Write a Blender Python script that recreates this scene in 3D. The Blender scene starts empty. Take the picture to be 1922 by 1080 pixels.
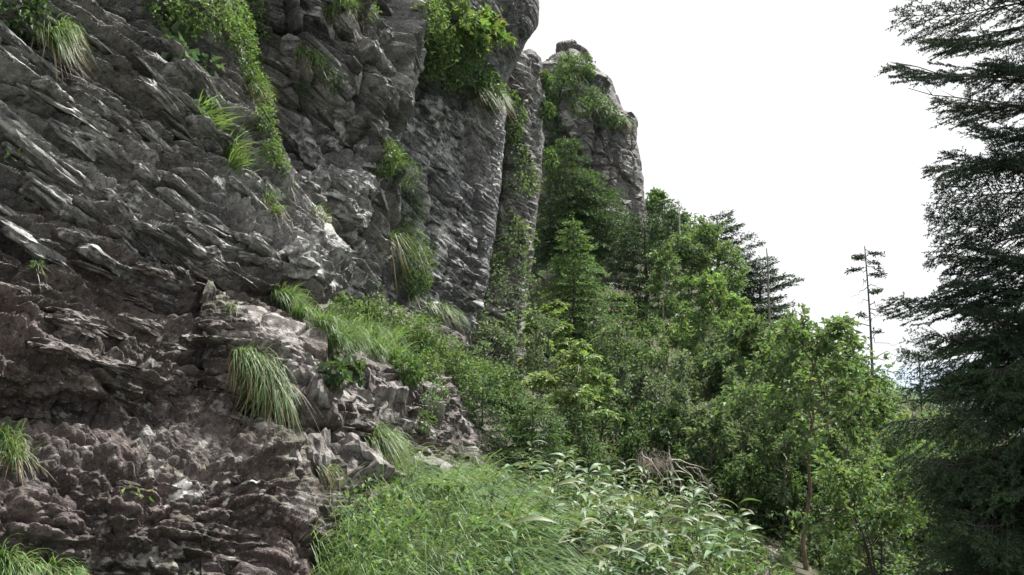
import bpy, math, random
import numpy as np
from mathutils import Vector, Matrix

# ---------------------------------------------------------------- camera, sky, sun, exposure
scene = bpy.context.scene
COL = scene.collection
F_PX, CX, CY, PITCH = 1508.0, 961.0, 540.0, math.radians(6.06)
CAM = np.array([0.0, 0.0, 1.6])
cd = bpy.data.cameras.new('camera')
cd.sensor_width = 36.0
cd.lens = F_PX / 1922.0 * 36.0
cd.clip_start = 0.05
cd.clip_end = 30000.0
cam = bpy.data.objects.new('camera', cd)
cam.location = CAM
cam.rotation_euler = (math.pi / 2 + PITCH, 0, 0)
COL.objects.link(cam)
scene.camera = cam

SUN_EL, SUN_AZ = math.radians(60), math.radians(49)      # azimuth measured from +Y towards +X
world = bpy.data.worlds.new('World')
scene.world = world
world.use_nodes = True
wt = world.node_tree
wt.nodes.clear()
sky = wt.nodes.new('ShaderNodeTexSky')
sky.sky_type = 'NISHITA'
sky.sun_disc = False
sky.sun_elevation = SUN_EL
sky.sun_rotation = SUN_AZ
sky.air_density = 1.0
sky.dust_density = 1.5
sky.ozone_density = 1.0
hs = wt.nodes.new('ShaderNodeHueSaturation')              # a bright overcast: cloud takes the blue out
hs.inputs['Saturation'].default_value = 0.16
hs.inputs['Value'].default_value = 1.0
bgn = wt.nodes.new('ShaderNodeBackground')
bgn.inputs['Strength'].default_value = 0.056
won = wt.nodes.new('ShaderNodeOutputWorld')
wt.links.new(sky.outputs[0], hs.inputs['Color'])
cn = wt.nodes.new('ShaderNodeTexNoise'); cn.inputs['Scale'].default_value = 2.2; cn.inputs['Detail'].default_value = 5
cr = wt.nodes.new('ShaderNodeMapRange'); cr.inputs[1].default_value = .3; cr.inputs[2].default_value = .7; cr.inputs[3].default_value = 6.6; cr.inputs[4].default_value = 8.6
wt.links.new(cn.outputs[0], cr.inputs[0])
cm = wt.nodes.new('ShaderNodeMix'); cm.data_type = 'RGBA'; cm.inputs[0].default_value = .82      # thin cloud deck over the whole sky
wt.links.new(hs.outputs[0], cm.inputs[6]); wt.links.new(cr.outputs[0], cm.inputs[7])
wt.links.new(cm.outputs[2], bgn.inputs['Color'])
wt.links.new(bgn.outputs[0], won.inputs['Surface'])

sd = bpy.data.lights.new('sun', 'SUN')
sd.energy = 3.9
sd.angle = math.radians(5)
sd.color = (1.0, 0.965, 0.91)
sun = bpy.data.objects.new('sun', sd)
sdir = Vector((math.cos(SUN_EL) * math.sin(SUN_AZ), math.cos(SUN_EL) * math.cos(SUN_AZ), math.sin(SUN_EL)))
sun.rotation_euler = (-sdir).to_track_quat('-Z', 'Y').to_euler()
sun.location = (10, 0, 40)
COL.objects.link(sun)

scene.view_settings.view_transform = 'Standard'
scene.view_settings.look = 'None'
scene.view_settings.exposure = 1.5
scene.view_settings.gamma = 1.0
scene.render.engine = 'CYCLES'
scene.cycles.max_bounces = 6
scene.cycles.diffuse_bounces = 3
scene.cycles.glossy_bounces = 2
scene.cycles.transmission_bounces = 3
scene.cycles.volume_bounces = 0
scene.cycles.use_denoising = True

# ---------------------------------------------------------------- geometry helpers
rng = np.random.default_rng(7)
random.seed(7)


def P(px, py, Y):
    """a point of the place, from the direction it is seen in and its distance Y ahead of the viewpoint"""
    px, py, Y = np.broadcast_arrays(np.asarray(px, float), np.asarray(py, float), np.asarray(Y, float))
    a = (px - CX) / F_PX
    b = (CY - py) / F_PX
    c, s = math.cos(PITCH), math.sin(PITCH)
    dy = c - b * s
    dz = s + b * c
    k = Y / dy
    return np.stack([CAM[0] + a * k, CAM[1] + Y, CAM[2] + dz * k], -1)


def proj(p):
    d = p - CAM
    c, s = math.cos(PITCH), math.sin(PITCH)
    f = d[..., 1] * c + d[..., 2] * s
    u = -d[..., 1] * s + d[..., 2] * c
    return CX + F_PX * d[..., 0] / f, CY - F_PX * u / f


def unit(v):
    v = np.asarray(v, float)
    return v / np.maximum(np.linalg.norm(v, axis=-1, keepdims=True), 1e-9)


U32 = np.uint32


def hsh(ix, iy, iz, seed=0):
    with np.errstate(over='ignore'):
        h = (ix.astype(np.int64) * 73856093 ^ iy.astype(np.int64) * 19349663 ^ iz.astype(np.int64) * 83492791 ^ (seed * 2654435761)).astype(np.int64)
        h = (h & 0xFFFFFFFF).astype(U32)
        h ^= h >> U32(16); h *= U32(0x7feb352d); h ^= h >> U32(15); h *= U32(0x846ca68b); h ^= h >> U32(16)
    return h.astype(np.float32) * np.float32(1 / 4294967296.0)


def vnoise(p, seed=0):
    i = np.floor(p).astype(np.int64)
    f = (p - i).astype(np.float32)
    f = f * f * f * (f * (f * 6 - 15) + 10)
    x, y, z = i[..., 0], i[..., 1], i[..., 2]
    fx, fy, fz = f[..., 0], f[..., 1], f[..., 2]
    def c(a, b, d): return hsh(x + a, y + b, z + d, seed)
    x00 = c(0, 0, 0) * (1 - fx) + c(1, 0, 0) * fx
    x10 = c(0, 1, 0) * (1 - fx) + c(1, 1, 0) * fx
    x01 = c(0, 0, 1) * (1 - fx) + c(1, 0, 1) * fx
    x11 = c(0, 1, 1) * (1 - fx) + c(1, 1, 1) * fx
    return ((x00 * (1 - fy) + x10 * fy) * (1 - fz) + (x01 * (1 - fy) + x11 * fy) * fz) * 2 - 1


def fbm(p, octv=4, seed=0, gain=0.5):
    s, a, t = 0, 1.0, 0
    for k in range(octv):
        s = s + a * vnoise(p * (2.03 ** k) + 17.3 * k, seed + k)
        t += a
        a *= gain
    return s / t


def cell(p, seed=0, jit=0.8):
    """nearest of jittered lattice points: F1, F2, cell randoms (3), offset"""
    b = np.floor(p - 0.5).astype(np.int64)
    n = p.shape[0]
    F1 = np.full(n, 9.0, np.float32); F2 = np.full(n, 9.0, np.float32)
    best = np.zeros((n, 3), np.int64); off = np.zeros((n, 3), np.float32)
    for dx in (0, 1):
        for dy in (0, 1):
            for dz in (0, 1):
                x, y, z = b[:, 0] + dx, b[:, 1] + dy, b[:, 2] + dz
                q = np.stack([x + .5 + jit * (hsh(x, y, z, seed) - .5), y + .5 + jit * (hsh(x, y, z, seed + 1) - .5), z + .5 + jit * (hsh(x, y, z, seed + 2) - .5)], -1)
                o = (p - q).astype(np.float32)
                d = np.sqrt((o * o).sum(-1))
                m = d < F1
                F2 = np.where(m, F1, np.minimum(F2, d))
                F1 = np.where(m, d, F1)
                best[m] = np.stack([x, y, z], -1)[m]
                off[m] = o[m]
    r = np.stack([hsh(best[:, 0], best[:, 1], best[:, 2], seed + 5 + k) for k in range(3)], -1)
    return F1, F2, r, off


def sstep(a, b, x):
    t = np.clip((x - a) / (b - a), 0, 1)
    return t * t * (3 - 2 * t)


def mesh_np(name, V, Q=None, T=None, C=None, mat=None, smooth=False):
    me = bpy.data.meshes.new(name)
    V = np.asarray(V, np.float32)
    nq = 0 if Q is None else len(Q)
    nt = 0 if T is None else len(T)
    me.vertices.add(len(V))
    me.vertices.foreach_set('co', V.ravel())
    me.loops.add(nq * 4 + nt * 3)
    me.polygons.add(nq + nt)
    li = []
    if nq: li.append(np.asarray(Q, np.int32).ravel())
    if nt: li.append(np.asarray(T, np.int32).ravel())
    me.loops.foreach_set('vertex_index', np.concatenate(li).astype(np.int32))
    st = np.concatenate([np.arange(nq) * 4, nq * 4 + np.arange(nt) * 3]).astype(np.int32)
    me.polygons.foreach_set('loop_start', st)
    if smooth:
        me.polygons.foreach_set('use_smooth', np.ones(nq + nt, bool))
    else:
        me.polygons.foreach_set('use_smooth', np.zeros(nq + nt, bool))
    if C is not None:
        a = me.color_attributes.new('Col', 'FLOAT_COLOR', 'POINT')
        c4 = np.ones((len(V), 4), np.float32)
        c4[:, :3] = np.clip(C, 0, 1)
        a.data.foreach_set('color', c4.ravel())
    if mat: me.materials.append(mat)
    me.update(calc_edges=True)
    return me


class MB:
    """collects quads, triangles and tubes for one mesh"""
    def __init__(s): s.V = []; s.Q = []; s.T = []; s.C = []; s.n = 0

    def add(s, V, Q=None, T=None, C=(0.2, 0.2, 0.2)):
        V = np.asarray(V, np.float32)
        s.V.append(V)
        if Q is not None and len(Q): s.Q.append(np.asarray(Q, np.int64) + s.n)
        if T is not None and len(T): s.T.append(np.asarray(T, np.int64) + s.n)
        C = np.asarray(C, np.float32)
        s.C.append(np.broadcast_to(C, V.shape).copy() if C.ndim == 1 else C)
        s.n += len(V)

    def tube(s, path, rad, sides=6, C=(0.2, 0.2, 0.2)):
        path = np.asarray(path, float)
        k = len(path)
        rad = np.broadcast_to(np.asarray(rad, float), (k,))
        t = unit(np.gradient(path, axis=0))
        ref = np.array([0.31, 0.2, 0.93]) if abs(t[0, 2]) < 0.8 else np.array([1.0, 0.1, 0])
        a = unit(np.cross(t, ref)); b = np.cross(t, a)
        ang = np.arange(sides) / sides * 2 * math.pi
        V = path[:, None] + rad[:, None, None] * (a[:, None] * np.cos(ang)[None, :, None] + b[:, None] * np.sin(ang)[None, :, None])
        i = np.arange(k - 1)[:, None] * sides; j = np.arange(sides)[None]; j2 = (j + 1) % sides
        Q = np.stack([i + j, i + j2, i + sides + j2, i + sides + j], -1).reshape(-1, 4)
        Vc = np.concatenate([V.reshape(-1, 3), path[-1:]])
        jj = np.arange(sides)
        T = np.stack([(k - 1) * sides + jj, (k - 1) * sides + (jj + 1) % sides, np.full(sides, k * sides)], -1)
        s.add(Vc, Q, T, C)

    def leaves(s, pos, d, nrm, L, W, C, fold=0.25, droop=0.0):
        n = len(pos)
        if n == 0: return
        d = unit(d); sd_ = unit(np.cross(d, nrm)); nn = np.cross(sd_, d)
        L = np.broadcast_to(np.asarray(L, float), (n,))[:, None]; W = np.broadcast_to(np.asarray(W, float), (n,))[:, None]
        mid = pos + d * L * 0.42 + nn * W * fold
        tip = pos + d * L - nn * L * droop
        V = np.stack([pos, mid + sd_ * W * .5, tip, mid - sd_ * W * .5], 1).reshape(-1, 3)
        Q = np.arange(n * 4).reshape(-1, 4)
        C = np.asarray(C)
        s.add(V, Q, None, np.repeat(C, 4, 0) if C.ndim == 2 else C)

    def mesh(s, name, mat, smooth=False):
        V = np.concatenate(s.V); C = np.concatenate(s.C)
        Q = np.concatenate(s.Q) if s.Q else None
        T = np.concatenate(s.T) if s.T else None
        return mesh_np(name, V, Q, T, C, mat, smooth)

    def build(s, name, mat, parent=None, loc=None, smooth=False):
        return link(name, s.mesh(name, mat, smooth), parent, loc)


def link(name, data, parent=None, loc=None):
    o = bpy.data.objects.new(name, data)
    COL.objects.link(o)
    if parent is not None: o.parent = parent
    if loc is not None: o.location = [float(v) for v in loc]
    return o


def tag(o, label=None, cat=None, group=None, kind=None):
    if label: o['label'] = label
    if cat: o['category'] = cat
    if group: o['group'] = group
    if kind: o['kind'] = kind
    return o


def thing(name, loc, label, cat, group=None, rz=0.0):
    o = link(name, None, None, loc)
    o.rotation_euler = (0, 0, rz)
    o.empty_display_size = 0.2
    return tag(o, label, cat, group)


# ---------------------------------------------------------------- materials
def nmat(name):
    m = bpy.data.materials.new(name)
    m.use_nodes = True
    t = m.node_tree
    return m, t, t.nodes['Principled BSDF'], t.nodes['Material Output']


def N(t, kind, **kw):
    n = t.nodes.new(kind)
    for k, v in kw.items(): setattr(n, k, v)
    return n


def rock_material(name, scale=1.0, bump=0.5):
    m, t, b, o = nmat(name)
    at = N(t, 'ShaderNodeAttribute', attribute_name='Col')
    geo = N(t, 'ShaderNodeNewGeometry')
    mp = N(t, 'ShaderNodeMapping'); mp.inputs['Scale'].default_value = (scale,) * 3
    t.links.new(geo.outputs['Position'], mp.inputs['Vector'])
    n1 = N(t, 'ShaderNodeTexNoise'); n1.inputs['Scale'].default_value = 14; n1.inputs['Detail'].default_value = 8; n1.inputs['Roughness'].default_value = 0.7
    n2 = N(t, 'ShaderNodeTexNoise'); n2.inputs['Scale'].default_value = 55; n2.inputs['Detail'].default_value = 5; n2.inputs['Roughness'].default_value = 0.7
    vo = N(t, 'ShaderNodeTexVoronoi'); vo.inputs['Scale'].default_value = 38
    for n in (n1, n2, vo): t.links.new(mp.outputs[0], n.inputs['Vector'])
    r1 = N(t, 'ShaderNodeMapRange'); r1.inputs[1].default_value = 0.3; r1.inputs[2].default_value = 0.7; r1.inputs[3].default_value = 0.35; r1.inputs[4].default_value = 1.6
    t.links.new(n1.outputs[0], r1.inputs[0])
    mul = N(t, 'ShaderNodeMix', data_type='RGBA', blend_type='MULTIPLY'); mul.inputs[0].default_value = 1.0
    t.links.new(at.outputs['Color'], mul.inputs[6]); t.links.new(r1.outputs[0], mul.inputs[7])
    r2 = N(t, 'ShaderNodeMapRange'); r2.inputs[1].default_value = 0.58; r2.inputs[2].default_value = 0.68; r2.inputs[4].default_value = 0.65
    t.links.new(n2.outputs[0], r2.inputs[0])
    lich = N(t, 'ShaderNodeMix', data_type='RGBA'); lich.inputs[7].default_value = (0.42, 0.42, 0.39, 1)   # crust lichen specks
    t.links.new(r2.outputs[0], lich.inputs[0]); t.links.new(mul.outputs[2], lich.inputs[6])
    n3 = N(t, 'ShaderNodeTexNoise'); n3.inputs['Scale'].default_value = 30; n3.inputs['Detail'].default_value = 6; n3.inputs['Roughness'].default_value = .65
    t.links.new(mp.outputs[0], n3.inputs['Vector'])
    r4 = N(t, 'ShaderNodeMapRange'); r4.inputs[1].default_value = .36; r4.inputs[2].default_value = .46; r4.inputs[3].default_value = .3; r4.inputs[4].default_value = 1.0   # small pits, their dark put into the colour
    t.links.new(n3.outputs[0], r4.inputs[0])
    blk = N(t, 'ShaderNodeMix', data_type='RGBA', blend_type='MULTIPLY'); blk.inputs[0].default_value = 1.0
    t.links.new(lich.outputs[2], blk.inputs[6]); t.links.new(r4.outputs[0], blk.inputs[7])
    t.links.new(blk.outputs[2], b.inputs['Base Color'])
    r3 = N(t, 'ShaderNodeMapRange'); r3.inputs[3].default_value = 0.45; r3.inputs[4].default_value = 0.95
    t.links.new(n1.outputs[0], r3.inputs[0]); t.links.new(r3.outputs[0], b.inputs['Roughness'])
    ad = N(t, 'ShaderNodeMath', operation='ADD')
    t.links.new(n1.outputs[0], ad.inputs[0])
    m5 = N(t, 'ShaderNodeMath', operation='MULTIPLY'); m5.inputs[1].default_value = 0.6
    t.links.new(n2.outputs[0], m5.inputs[0]); t.links.new(m5.outputs[0], ad.inputs[1])
    bp = N(t, 'ShaderNodeBump'); bp.inputs['Strength'].default_value = bump; bp.inputs['Distance'].default_value = 0.05 / scale
    t.links.new(ad.outputs[0], bp.inputs['Height']); t.links.new(bp.outputs[0], b.inputs['Normal'])
    return m


def leaf_material(name, trans=0.35, rough=0.5, spec=0.35):
    m, t, b, o = nmat(name)
    at = N(t, 'ShaderNodeAttribute', attribute_name='Col')
    nz = N(t, 'ShaderNodeTexNoise'); nz.inputs['Scale'].default_value = 9; nz.inputs['Detail'].default_value = 4
    geo = N(t, 'ShaderNodeNewGeometry')
    t.links.new(geo.outputs['Position'], nz.inputs['Vector'])
    r = N(t, 'ShaderNodeMapRange'); r.inputs[1].default_value = 0.3; r.inputs[2].default_value = 0.7; r.inputs[3].default_value = 0.75; r.inputs[4].default_value = 1.25
    t.links.new(nz.outputs[0], r.inputs[0])
    mul = N(t, 'ShaderNodeMix', data_type='RGBA', blend_type='MULTIPLY'); mul.inputs[0].default_value = 1.0
    t.links.new(at.outputs['Color'], mul.inputs[6]); t.links.new(r.outputs[0], mul.inputs[7])
    t.links.new(mul.outputs[2], b.inputs['Base Color'])
    b.inputs['Roughness'].default_value = rough
    b.inputs['Specular IOR Level'].default_value = spec
    tr = N(t, 'ShaderNodeBsdfTranslucent')
    g = N(t, 'ShaderNodeMix', data_type='RGBA', blend_type='MULTIPLY'); g.inputs[0].default_value = 1.0
    g.inputs[7].default_value = (1.25, 1.25, 0.6, 1)
    t.links.new(mul.outputs[2], g.inputs[6]); t.links.new(g.outputs[2], tr.inputs['Color'])
    mx = N(t, 'ShaderNodeMixShader'); mx.inputs[0].default_value = trans
    t.links.new(b.outputs[0], mx.inputs[1]); t.links.new(tr.outputs[0], mx.inputs[2])
    t.links.new(mx.outputs[0], o.inputs['Surface'])
    return m


def plain_material(name, scale=30, rough=0.85, bump=0.4, lo=0.6, hi=1.4):
    m, t, b, o = nmat(name)
    at = N(t, 'ShaderNodeAttribute', attribute_name='Col')
    nz = N(t, 'ShaderNodeTexNoise'); nz.inputs['Scale'].default_value = scale; nz.inputs['Detail'].default_value = 6
    geo = N(t, 'ShaderNodeNewGeometry')
    t.links.new(geo.outputs['Position'], nz.inputs['Vector'])
    r = N(t, 'ShaderNodeMapRange'); r.inputs[1].default_value = 0.3; r.inputs[2].default_value = 0.7; r.inputs[3].default_value = lo; r.inputs[4].default_value = hi
    t.links.new(nz.outputs[0], r.inputs[0])
    mul = N(t, 'ShaderNodeMix', data_type='RGBA', blend_type='MULTIPLY'); mul.inputs[0].default_value = 1.0
    t.links.new(at.outputs['Color'], mul.inputs[6]); t.links.new(r.outputs[0], mul.inputs[7])
    t.links.new(mul.outputs[2], b.inputs['Base Color'])
    b.inputs['Roughness'].default_value = rough
    bp = N(t, 'ShaderNodeBump'); bp.inputs['Strength'].default_value = bump; bp.inputs['Distance'].default_value = 0.02
    t.links.new(nz.outputs[0], bp.inputs['Height']); t.links.new(bp.outputs[0], b.inputs['Normal'])
    return m


M_ROCK = rock_material('rock_near', 1.0, 0.55)
M_ROCKF = rock_material('rock_far', 0.45, 0.6)
M_LEAF = leaf_material('leaf', .38, .55, .3)
M_SOFT = leaf_material('soft_needle', .35, .6, .25)
M_GLOSS = leaf_material('leaf_glossy', 0.3, 0.5, 0.35)
M_NEEDLE = leaf_material('needle', 0.15, 0.6, 0.25)
M_GRASS = leaf_material('grass_blade', 0.4, 0.45, 0.35)
M_BARK = plain_material('bark', 24)
M_SOIL = plain_material('soil', 12, 0.95, 0.8)
M_GRAVEL = plain_material('gravel', 40, 0.9, 1.0)

# ---------------------------------------------------------------- rock masses
SURF = []          # visible rock vertices: px, py, Y, xyz, normal


def crw(n_ctrl, t):
    """Catmull-Rom weights for parameters t in [0, n_ctrl-1]"""
    i = np.clip(np.floor(t).astype(int), 0, n_ctrl - 2)
    f = t - i
    w = np.stack([-.5 * f + f * f - .5 * f ** 3, 1 - 2.5 * f * f + 1.5 * f ** 3, .5 * f + 2 * f * f - 1.5 * f ** 3, -.5 * f * f + .5 * f ** 3], -1)
    W = np.zeros((len(t), n_ctrl))
    for k in range(4):
        idx = np.clip(i + k - 1, 0, n_ctrl - 1)
        np.add.at(W, (np.arange(len(t)), idx), w[:, k])
    return W


def brick(a, b, w, th, la, amp, seed, lip=0.35, soft=0.22):
    """stepped bedding: every bed, and every length of bed between joints, sticks out by its own amount"""
    k = np.floor(w / th)
    f = w / th - k

    def bed(kk):
        r0 = hsh(kk, kk * 0, kk * 0, seed)
        u = a / (la * (0.6 + 0.9 * r0)) + r0 * 7.3
        j = np.floor(u)
        g = sstep(.86, 1.0, u - j)
        r = hsh(kk, j, j * 0 + 3, seed + 1) * (1 - g) + hsh(kk, j + 1, j * 0 + 3, seed + 1) * g
        return .6 * (r - .5) + .7 * (hsh(kk, kk * 0 + 2, kk * 0, seed + 9) - .5), r
    v0, r = bed(k)
    v1, _ = bed(k + 1)
    t = sstep(1 - soft, 1, f)
    prof = lip * (np.minimum(f / (1 - soft), 1) * (1 - t) - .4)
    return amp * (v0 * (1 - t) + v1 * t + prof), r, f


def rock_mass(name, G, res, trace, inward, cfg, label, mat):
    G = np.asarray(G, float)                       # rows x cols x (px, py, Y)
    nr, nc = G.shape[:2]
    # parameter spacing by apparent length, so that the mesh is as fine everywhere as it is seen
    yr = .5 * (G[1:, :, 2] + G[:-1, :, 2]); yc = .5 * (G[:, 1:, 2] + G[:, :-1, 2])
    lr = np.sqrt(np.diff(G[..., 1], axis=0) ** 2 + (.35 * F_PX * np.diff(G[..., 2], axis=0) / yr) ** 2).max(1) + 8
    lc = np.sqrt(np.diff(G[..., 0], axis=1) ** 2 + (.35 * F_PX * np.diff(G[..., 2], axis=1) / yc) ** 2).max(0) + 8
    my = .5 * (G[1:, :, 1] + G[:-1, :, 1]).mean(1); mx = .5 * (G[:, 1:, 0] + G[:, :-1, 0]).mean(0)
    lr = lr * np.where((my < -60) | (my > 1130), .3, 1)
    lc = lc * np.where(mx < -60, .3, 1)
    def params(l):
        cum = np.concatenate([[0], np.cumsum(l)])
        n = int(cum[-1] / res)
        return np.interp(np.linspace(0, cum[-1], n), cum, np.arange(len(cum)))
    tr, tc = params(lr), params(lc)
    Wr, Wc = crw(nr, tr), crw(nc, tc)
    S = np.stack([Wr @ G[..., k] @ Wc.T for k in range(3)], -1)
    S[..., 2] = np.maximum(S[..., 2], 2.5)
    X = P(S[..., 0], S[..., 1], S[..., 2])
    du = np.gradient(X, axis=1); dv = np.gradient(X, axis=0)
    nrm = unit(np.cross(dv, du))
    # towards the viewpoint on the front
    mid = nrm[len(tr) // 2, len(tc) // 2]
    if (mid * (CAM - X[len(tr) // 2, len(tc) // 2])).sum() < 0: nrm = -nrm
    R, K = X.shape[:2]
    p = X.reshape(-1, 3); n = nrm.reshape(-1, 3)
    s = cfg['s']
    t1 = unit(trace); ns = unit(np.cross(t1, unit(inward)))
    if ns[2] < 0: ns = -ns
    t2 = np.cross(ns, t1)
    wv = np.stack([fbm(p / (1.5 * s) + 31 * k, 2, cfg['seed'] + 40 + k) for k in range(3)], -1)
    q0 = p + wv * cfg.get('warp', .16) * s
    a, b, w = q0 @ t1, q0 @ t2, q0 @ ns
    st = cfg['strata'](p, S.reshape(-1, 3)) if callable(cfg['strata']) else cfg['strata']
    kb = cfg['knob'](p, S.reshape(-1, 3)) if callable(cfg['knob']) else cfg['knob']
    bl = cfg['block'](p, S.reshape(-1, 3)) if callable(cfg['block']) else cfg['block']
    d = fbm(p / (2.2 * s), 3, cfg['seed']) * cfg['macro'] * s
    # angular joint blocks
    q = np.stack([a, b, w], -1)
    F1, F2, r, off = cell(q / np.array([1.0, 1.0, 0.62]) / s, cfg['seed'] + 3)
    e1 = sstep(0, .10, F2 - F1)
    d = d + e1 * bl * s * ((r[:, 0] - .5) * .8 + ((r[:, 1:2] - .5) * off[:, :1] + (r[:, 2:3] - .5) * off[:, 2:3])[:, 0] * 1.5)
    d = d - cfg['crack'] * s * np.exp(-((F2 - F1) / 0.05) ** 2)
    G1, G2, r_, of2 = cell(q / np.array([.42, .42, .2]) / s, cfg['seed'] + 23)
    e2 = sstep(0, .12, G2 - G1)
    d = d + e2 * bl * .42 * s * ((r_[:, 0] - .5) * .8 + ((r_[:, 1] - .5) * of2[:, 0] + (r_[:, 2] - .5) * of2[:, 2]) * 1.6)
    d = d - cfg['crack'] * .4 * s * np.exp(-((G2 - G1) / 0.06) ** 2)
    # tall joint-bounded ribs with clefts between them
    if cfg.get('ribs'):
        R1, R2, rr_, _o = cell((p + wv * .25 * s) / np.array([.85, .85, 3.4]) / s, cfg['seed'] + 43, .9)
        rb_ = cfg['ribs'](p, S.reshape(-1, 3)) if callable(cfg['ribs']) else cfg['ribs']
        d = d + rb_ * s * (sstep(0, .12, R2 - R1) * (rr_[:, 0] - .35) - .35 * np.exp(-((R2 - R1) / .045) ** 2))
    # bedding
    bd = cfg.get('beds', ((.34, 1.6, .18), (.11, 1.1, .12), (.04, .4, .03)))
    b1, rb1, f1 = brick(a, b, w, bd[0][0] * s, bd[0][1] * s, bd[0][2] * s, cfg['seed'] + 71, .5)
    b2, rb2, f2 = brick(a, b, w + .012 * s * vnoise(p / (.35 * s), 5), bd[1][0] * s, bd[1][1] * s, bd[1][2] * s, cfg['seed'] + 81, .9)
    b3, rb3, f3 = brick(a, b, w, bd[2][0] * s, bd[2][1] * s, bd[2][2] * s, cfg['seed'] + 91, .7)
    d = d + st * (b1 + b2 + b3)
    # knobbly weathering crust and small pits
    H1, H2, r3, _ = cell(p / (.085 * s), cfg['seed'] + 33, 0.9)
    kn = (0.55 - H1) * .05 * s * (0.3 + r3[:, 0])
    H1b, _, r3b, _ = cell(p / (.2 * s), cfg['seed'] + 37, 0.9)
    kn = kn + (0.55 - H1b) * .09 * s * (r3b[:, 0] - .15)
    d = d + kb * kn
    d = d + fbm(p / (.12 * s), 4, cfg['seed'] + 8, .6) * cfg['fine'] * s
    if 'shape' in cfg: d = d + cfg['shape'](p, S.reshape(-1, 3))
    if 'smoothmask' in cfg: d = d * cfg['smoothmask'](p, S.reshape(-1, 3))
    cw = np.broadcast_to((1 - .68 * sstep(nc - 3.7, nc - 2.8, tc))[None], (R, K)).reshape(-1)
    d = d * cw                                          # calmer where the face turns away
    p2 = p + n * d[:, None]
    # stone colour: beds and blocks differ, crusts of lichen with lit tops painted in, iron stain, moss on flat tops
    X2 = p2.reshape(R, K, 3)
    n2 = unit(np.cross(np.gradient(X2, axis=0), np.gradient(X2, axis=1))).reshape(-1, 3)
    n2 = np.where(((n2 * n).sum(-1) < 0)[:, None], -n2, n2)
    pal = cfg['pal'](p2, S.reshape(-1, 3)) if callable(cfg['pal']) else cfg['pal']
    dark, midc, pale, stain = [np.asarray(c, np.float32) for c in pal[:4]]
    m1 = sstep(-.45, .45, fbm(p2 / (.5 * s), 5, cfg['seed'] + 15, .62))[:, None]
    C = dark * (1 - m1) + midc * m1
    C = C * (0.72 + .5 * r_[:, :1]) * (0.8 + .35 * rb2[:, None])
    m2 = sstep(.06, .3, fbm(p2 / (1.1 * s), 4, cfg['seed'] + 19))[:, None] * cfg.get('stain', .5)
    C = C * (1 - m2) + stain * m2
    lf = fbm(p2 / (.17 * s), 4, cfg['seed'] + 25, .65) + .5 * fbm(p2 / (1.2 * s), 2, cfg['seed'] + 27) + (cfg['toplit_lich'](S.reshape(-1, 3)) if callable(cfg.get('toplit_lich')) else cfg.get('toplit_lich', .16)) * n2[:, 2]  # lichen noise, plus bright sky-lit tops painted in by upward slope
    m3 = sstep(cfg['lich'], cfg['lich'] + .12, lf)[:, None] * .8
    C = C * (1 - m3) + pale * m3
    if 'spots' in cfg:                              # patches of white crust
        for (sx, sy, srx, sry) in cfg['spots']:
            e = ((S.reshape(-1, 3)[:, 0] - sx) / srx) ** 2 + ((S.reshape(-1, 3)[:, 1] - sy) / sry) ** 2
            mm = sstep(1.15, .8, e + .9 * fbm(p2 / .05, 3, 77))[:, None]
            C = C * (1 - mm) + np.array([.78, .78, .76]) * mm
    ms = (sstep(.3, .75, n2[:, 2]) * sstep(-.05, .35, fbm(p2 / (.6 * s), 4, cfg['seed'] + 29)))[:, None] * cfg.get('moss', .5)
    C = C * (1 - ms) + np.array([.07, .095, .03]) * ms
    ii = np.arange(R - 1)[:, None] * K; jj = np.arange(K - 1)[None]
    Q = np.stack([ii + jj, ii + jj + 1, ii + K + jj + 1, ii + K + jj], -1).reshape(-1, 4)
    # a back sheet, so that the rock is a body with depth
    bk = P(G[..., 0], G[..., 1], G[..., 2] + cfg.get('thick', 2.5)).reshape(-1, 3)
    ib = np.arange(nr - 1)[:, None] * nc; jb = np.arange(nc - 1)[None]
    Qb = (np.stack([ib + jb, ib + nc + jb, ib + nc + jb + 1, ib + jb + 1], -1) + R * K).reshape(-1, 4)
    V = np.concatenate([p2, bk]); C = np.concatenate([C, np.broadcast_to(midc if midc.ndim == 1 else midc[0], bk.shape)])
    c0 = np.array(cfg['origin'] if 'origin' in cfg else p2.min(0) * [0, 0, 1] + p2.mean(0) * [1, 1, 0])
    root = link(name, mesh_np(name, V - c0, np.concatenate([Q, Qb]), None, C, mat), None, c0)
    tag(root, label, 'rock')
    px, py = proj(p2)
    SURF.append(np.concatenate([px[:, None], py[:, None], p2[:, 1:2], p2, n2, n], 1)[::1])
    return root


def profile(rows, cols, wrap=1.6, left=0.0, rnd=0.6, wl=0.0):
    """control grid from rows (py, pxL, pxR, YL, Ym, YR): a convex face that turns away round its right edge"""
    G = []
    ss = list(np.linspace(0, 1, cols))
    for (py, L, R, YL, Ym, YR) in rows:
        row = []
        if wl > 0:
            row.append((L + 0.10 * (R - L), py, YL + wl)); 
        for s in ss:
            Y = YL * (1 - s) * (1 - 2 * s) + Ym * 4 * s * (1 - s) + YR * s * (2 * s - 1)
            row.append((L + (R - L) * s, py, Y + rnd * s ** 7))
        w = R - L
        row.append((R - 0.01 * w, py, YR + rnd + wrap * .5))
        row.append((R - 0.10 * w - 10, py, YR + rnd + wrap))
        G.append(row)
    return G


GREY = ((.07, .068, .068), (.225, .22, .217), (.5, .5, .485), (.12, .10, .095))
BROWN = ((.036, .027, .025), (.118, .096, .089), (.29, .278, .262), (.07, .046, .043))
DARKG = ((.065, .065, .07), (.18, .177, .183), (.42, .42, .41), (.10, .095, .10))


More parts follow.
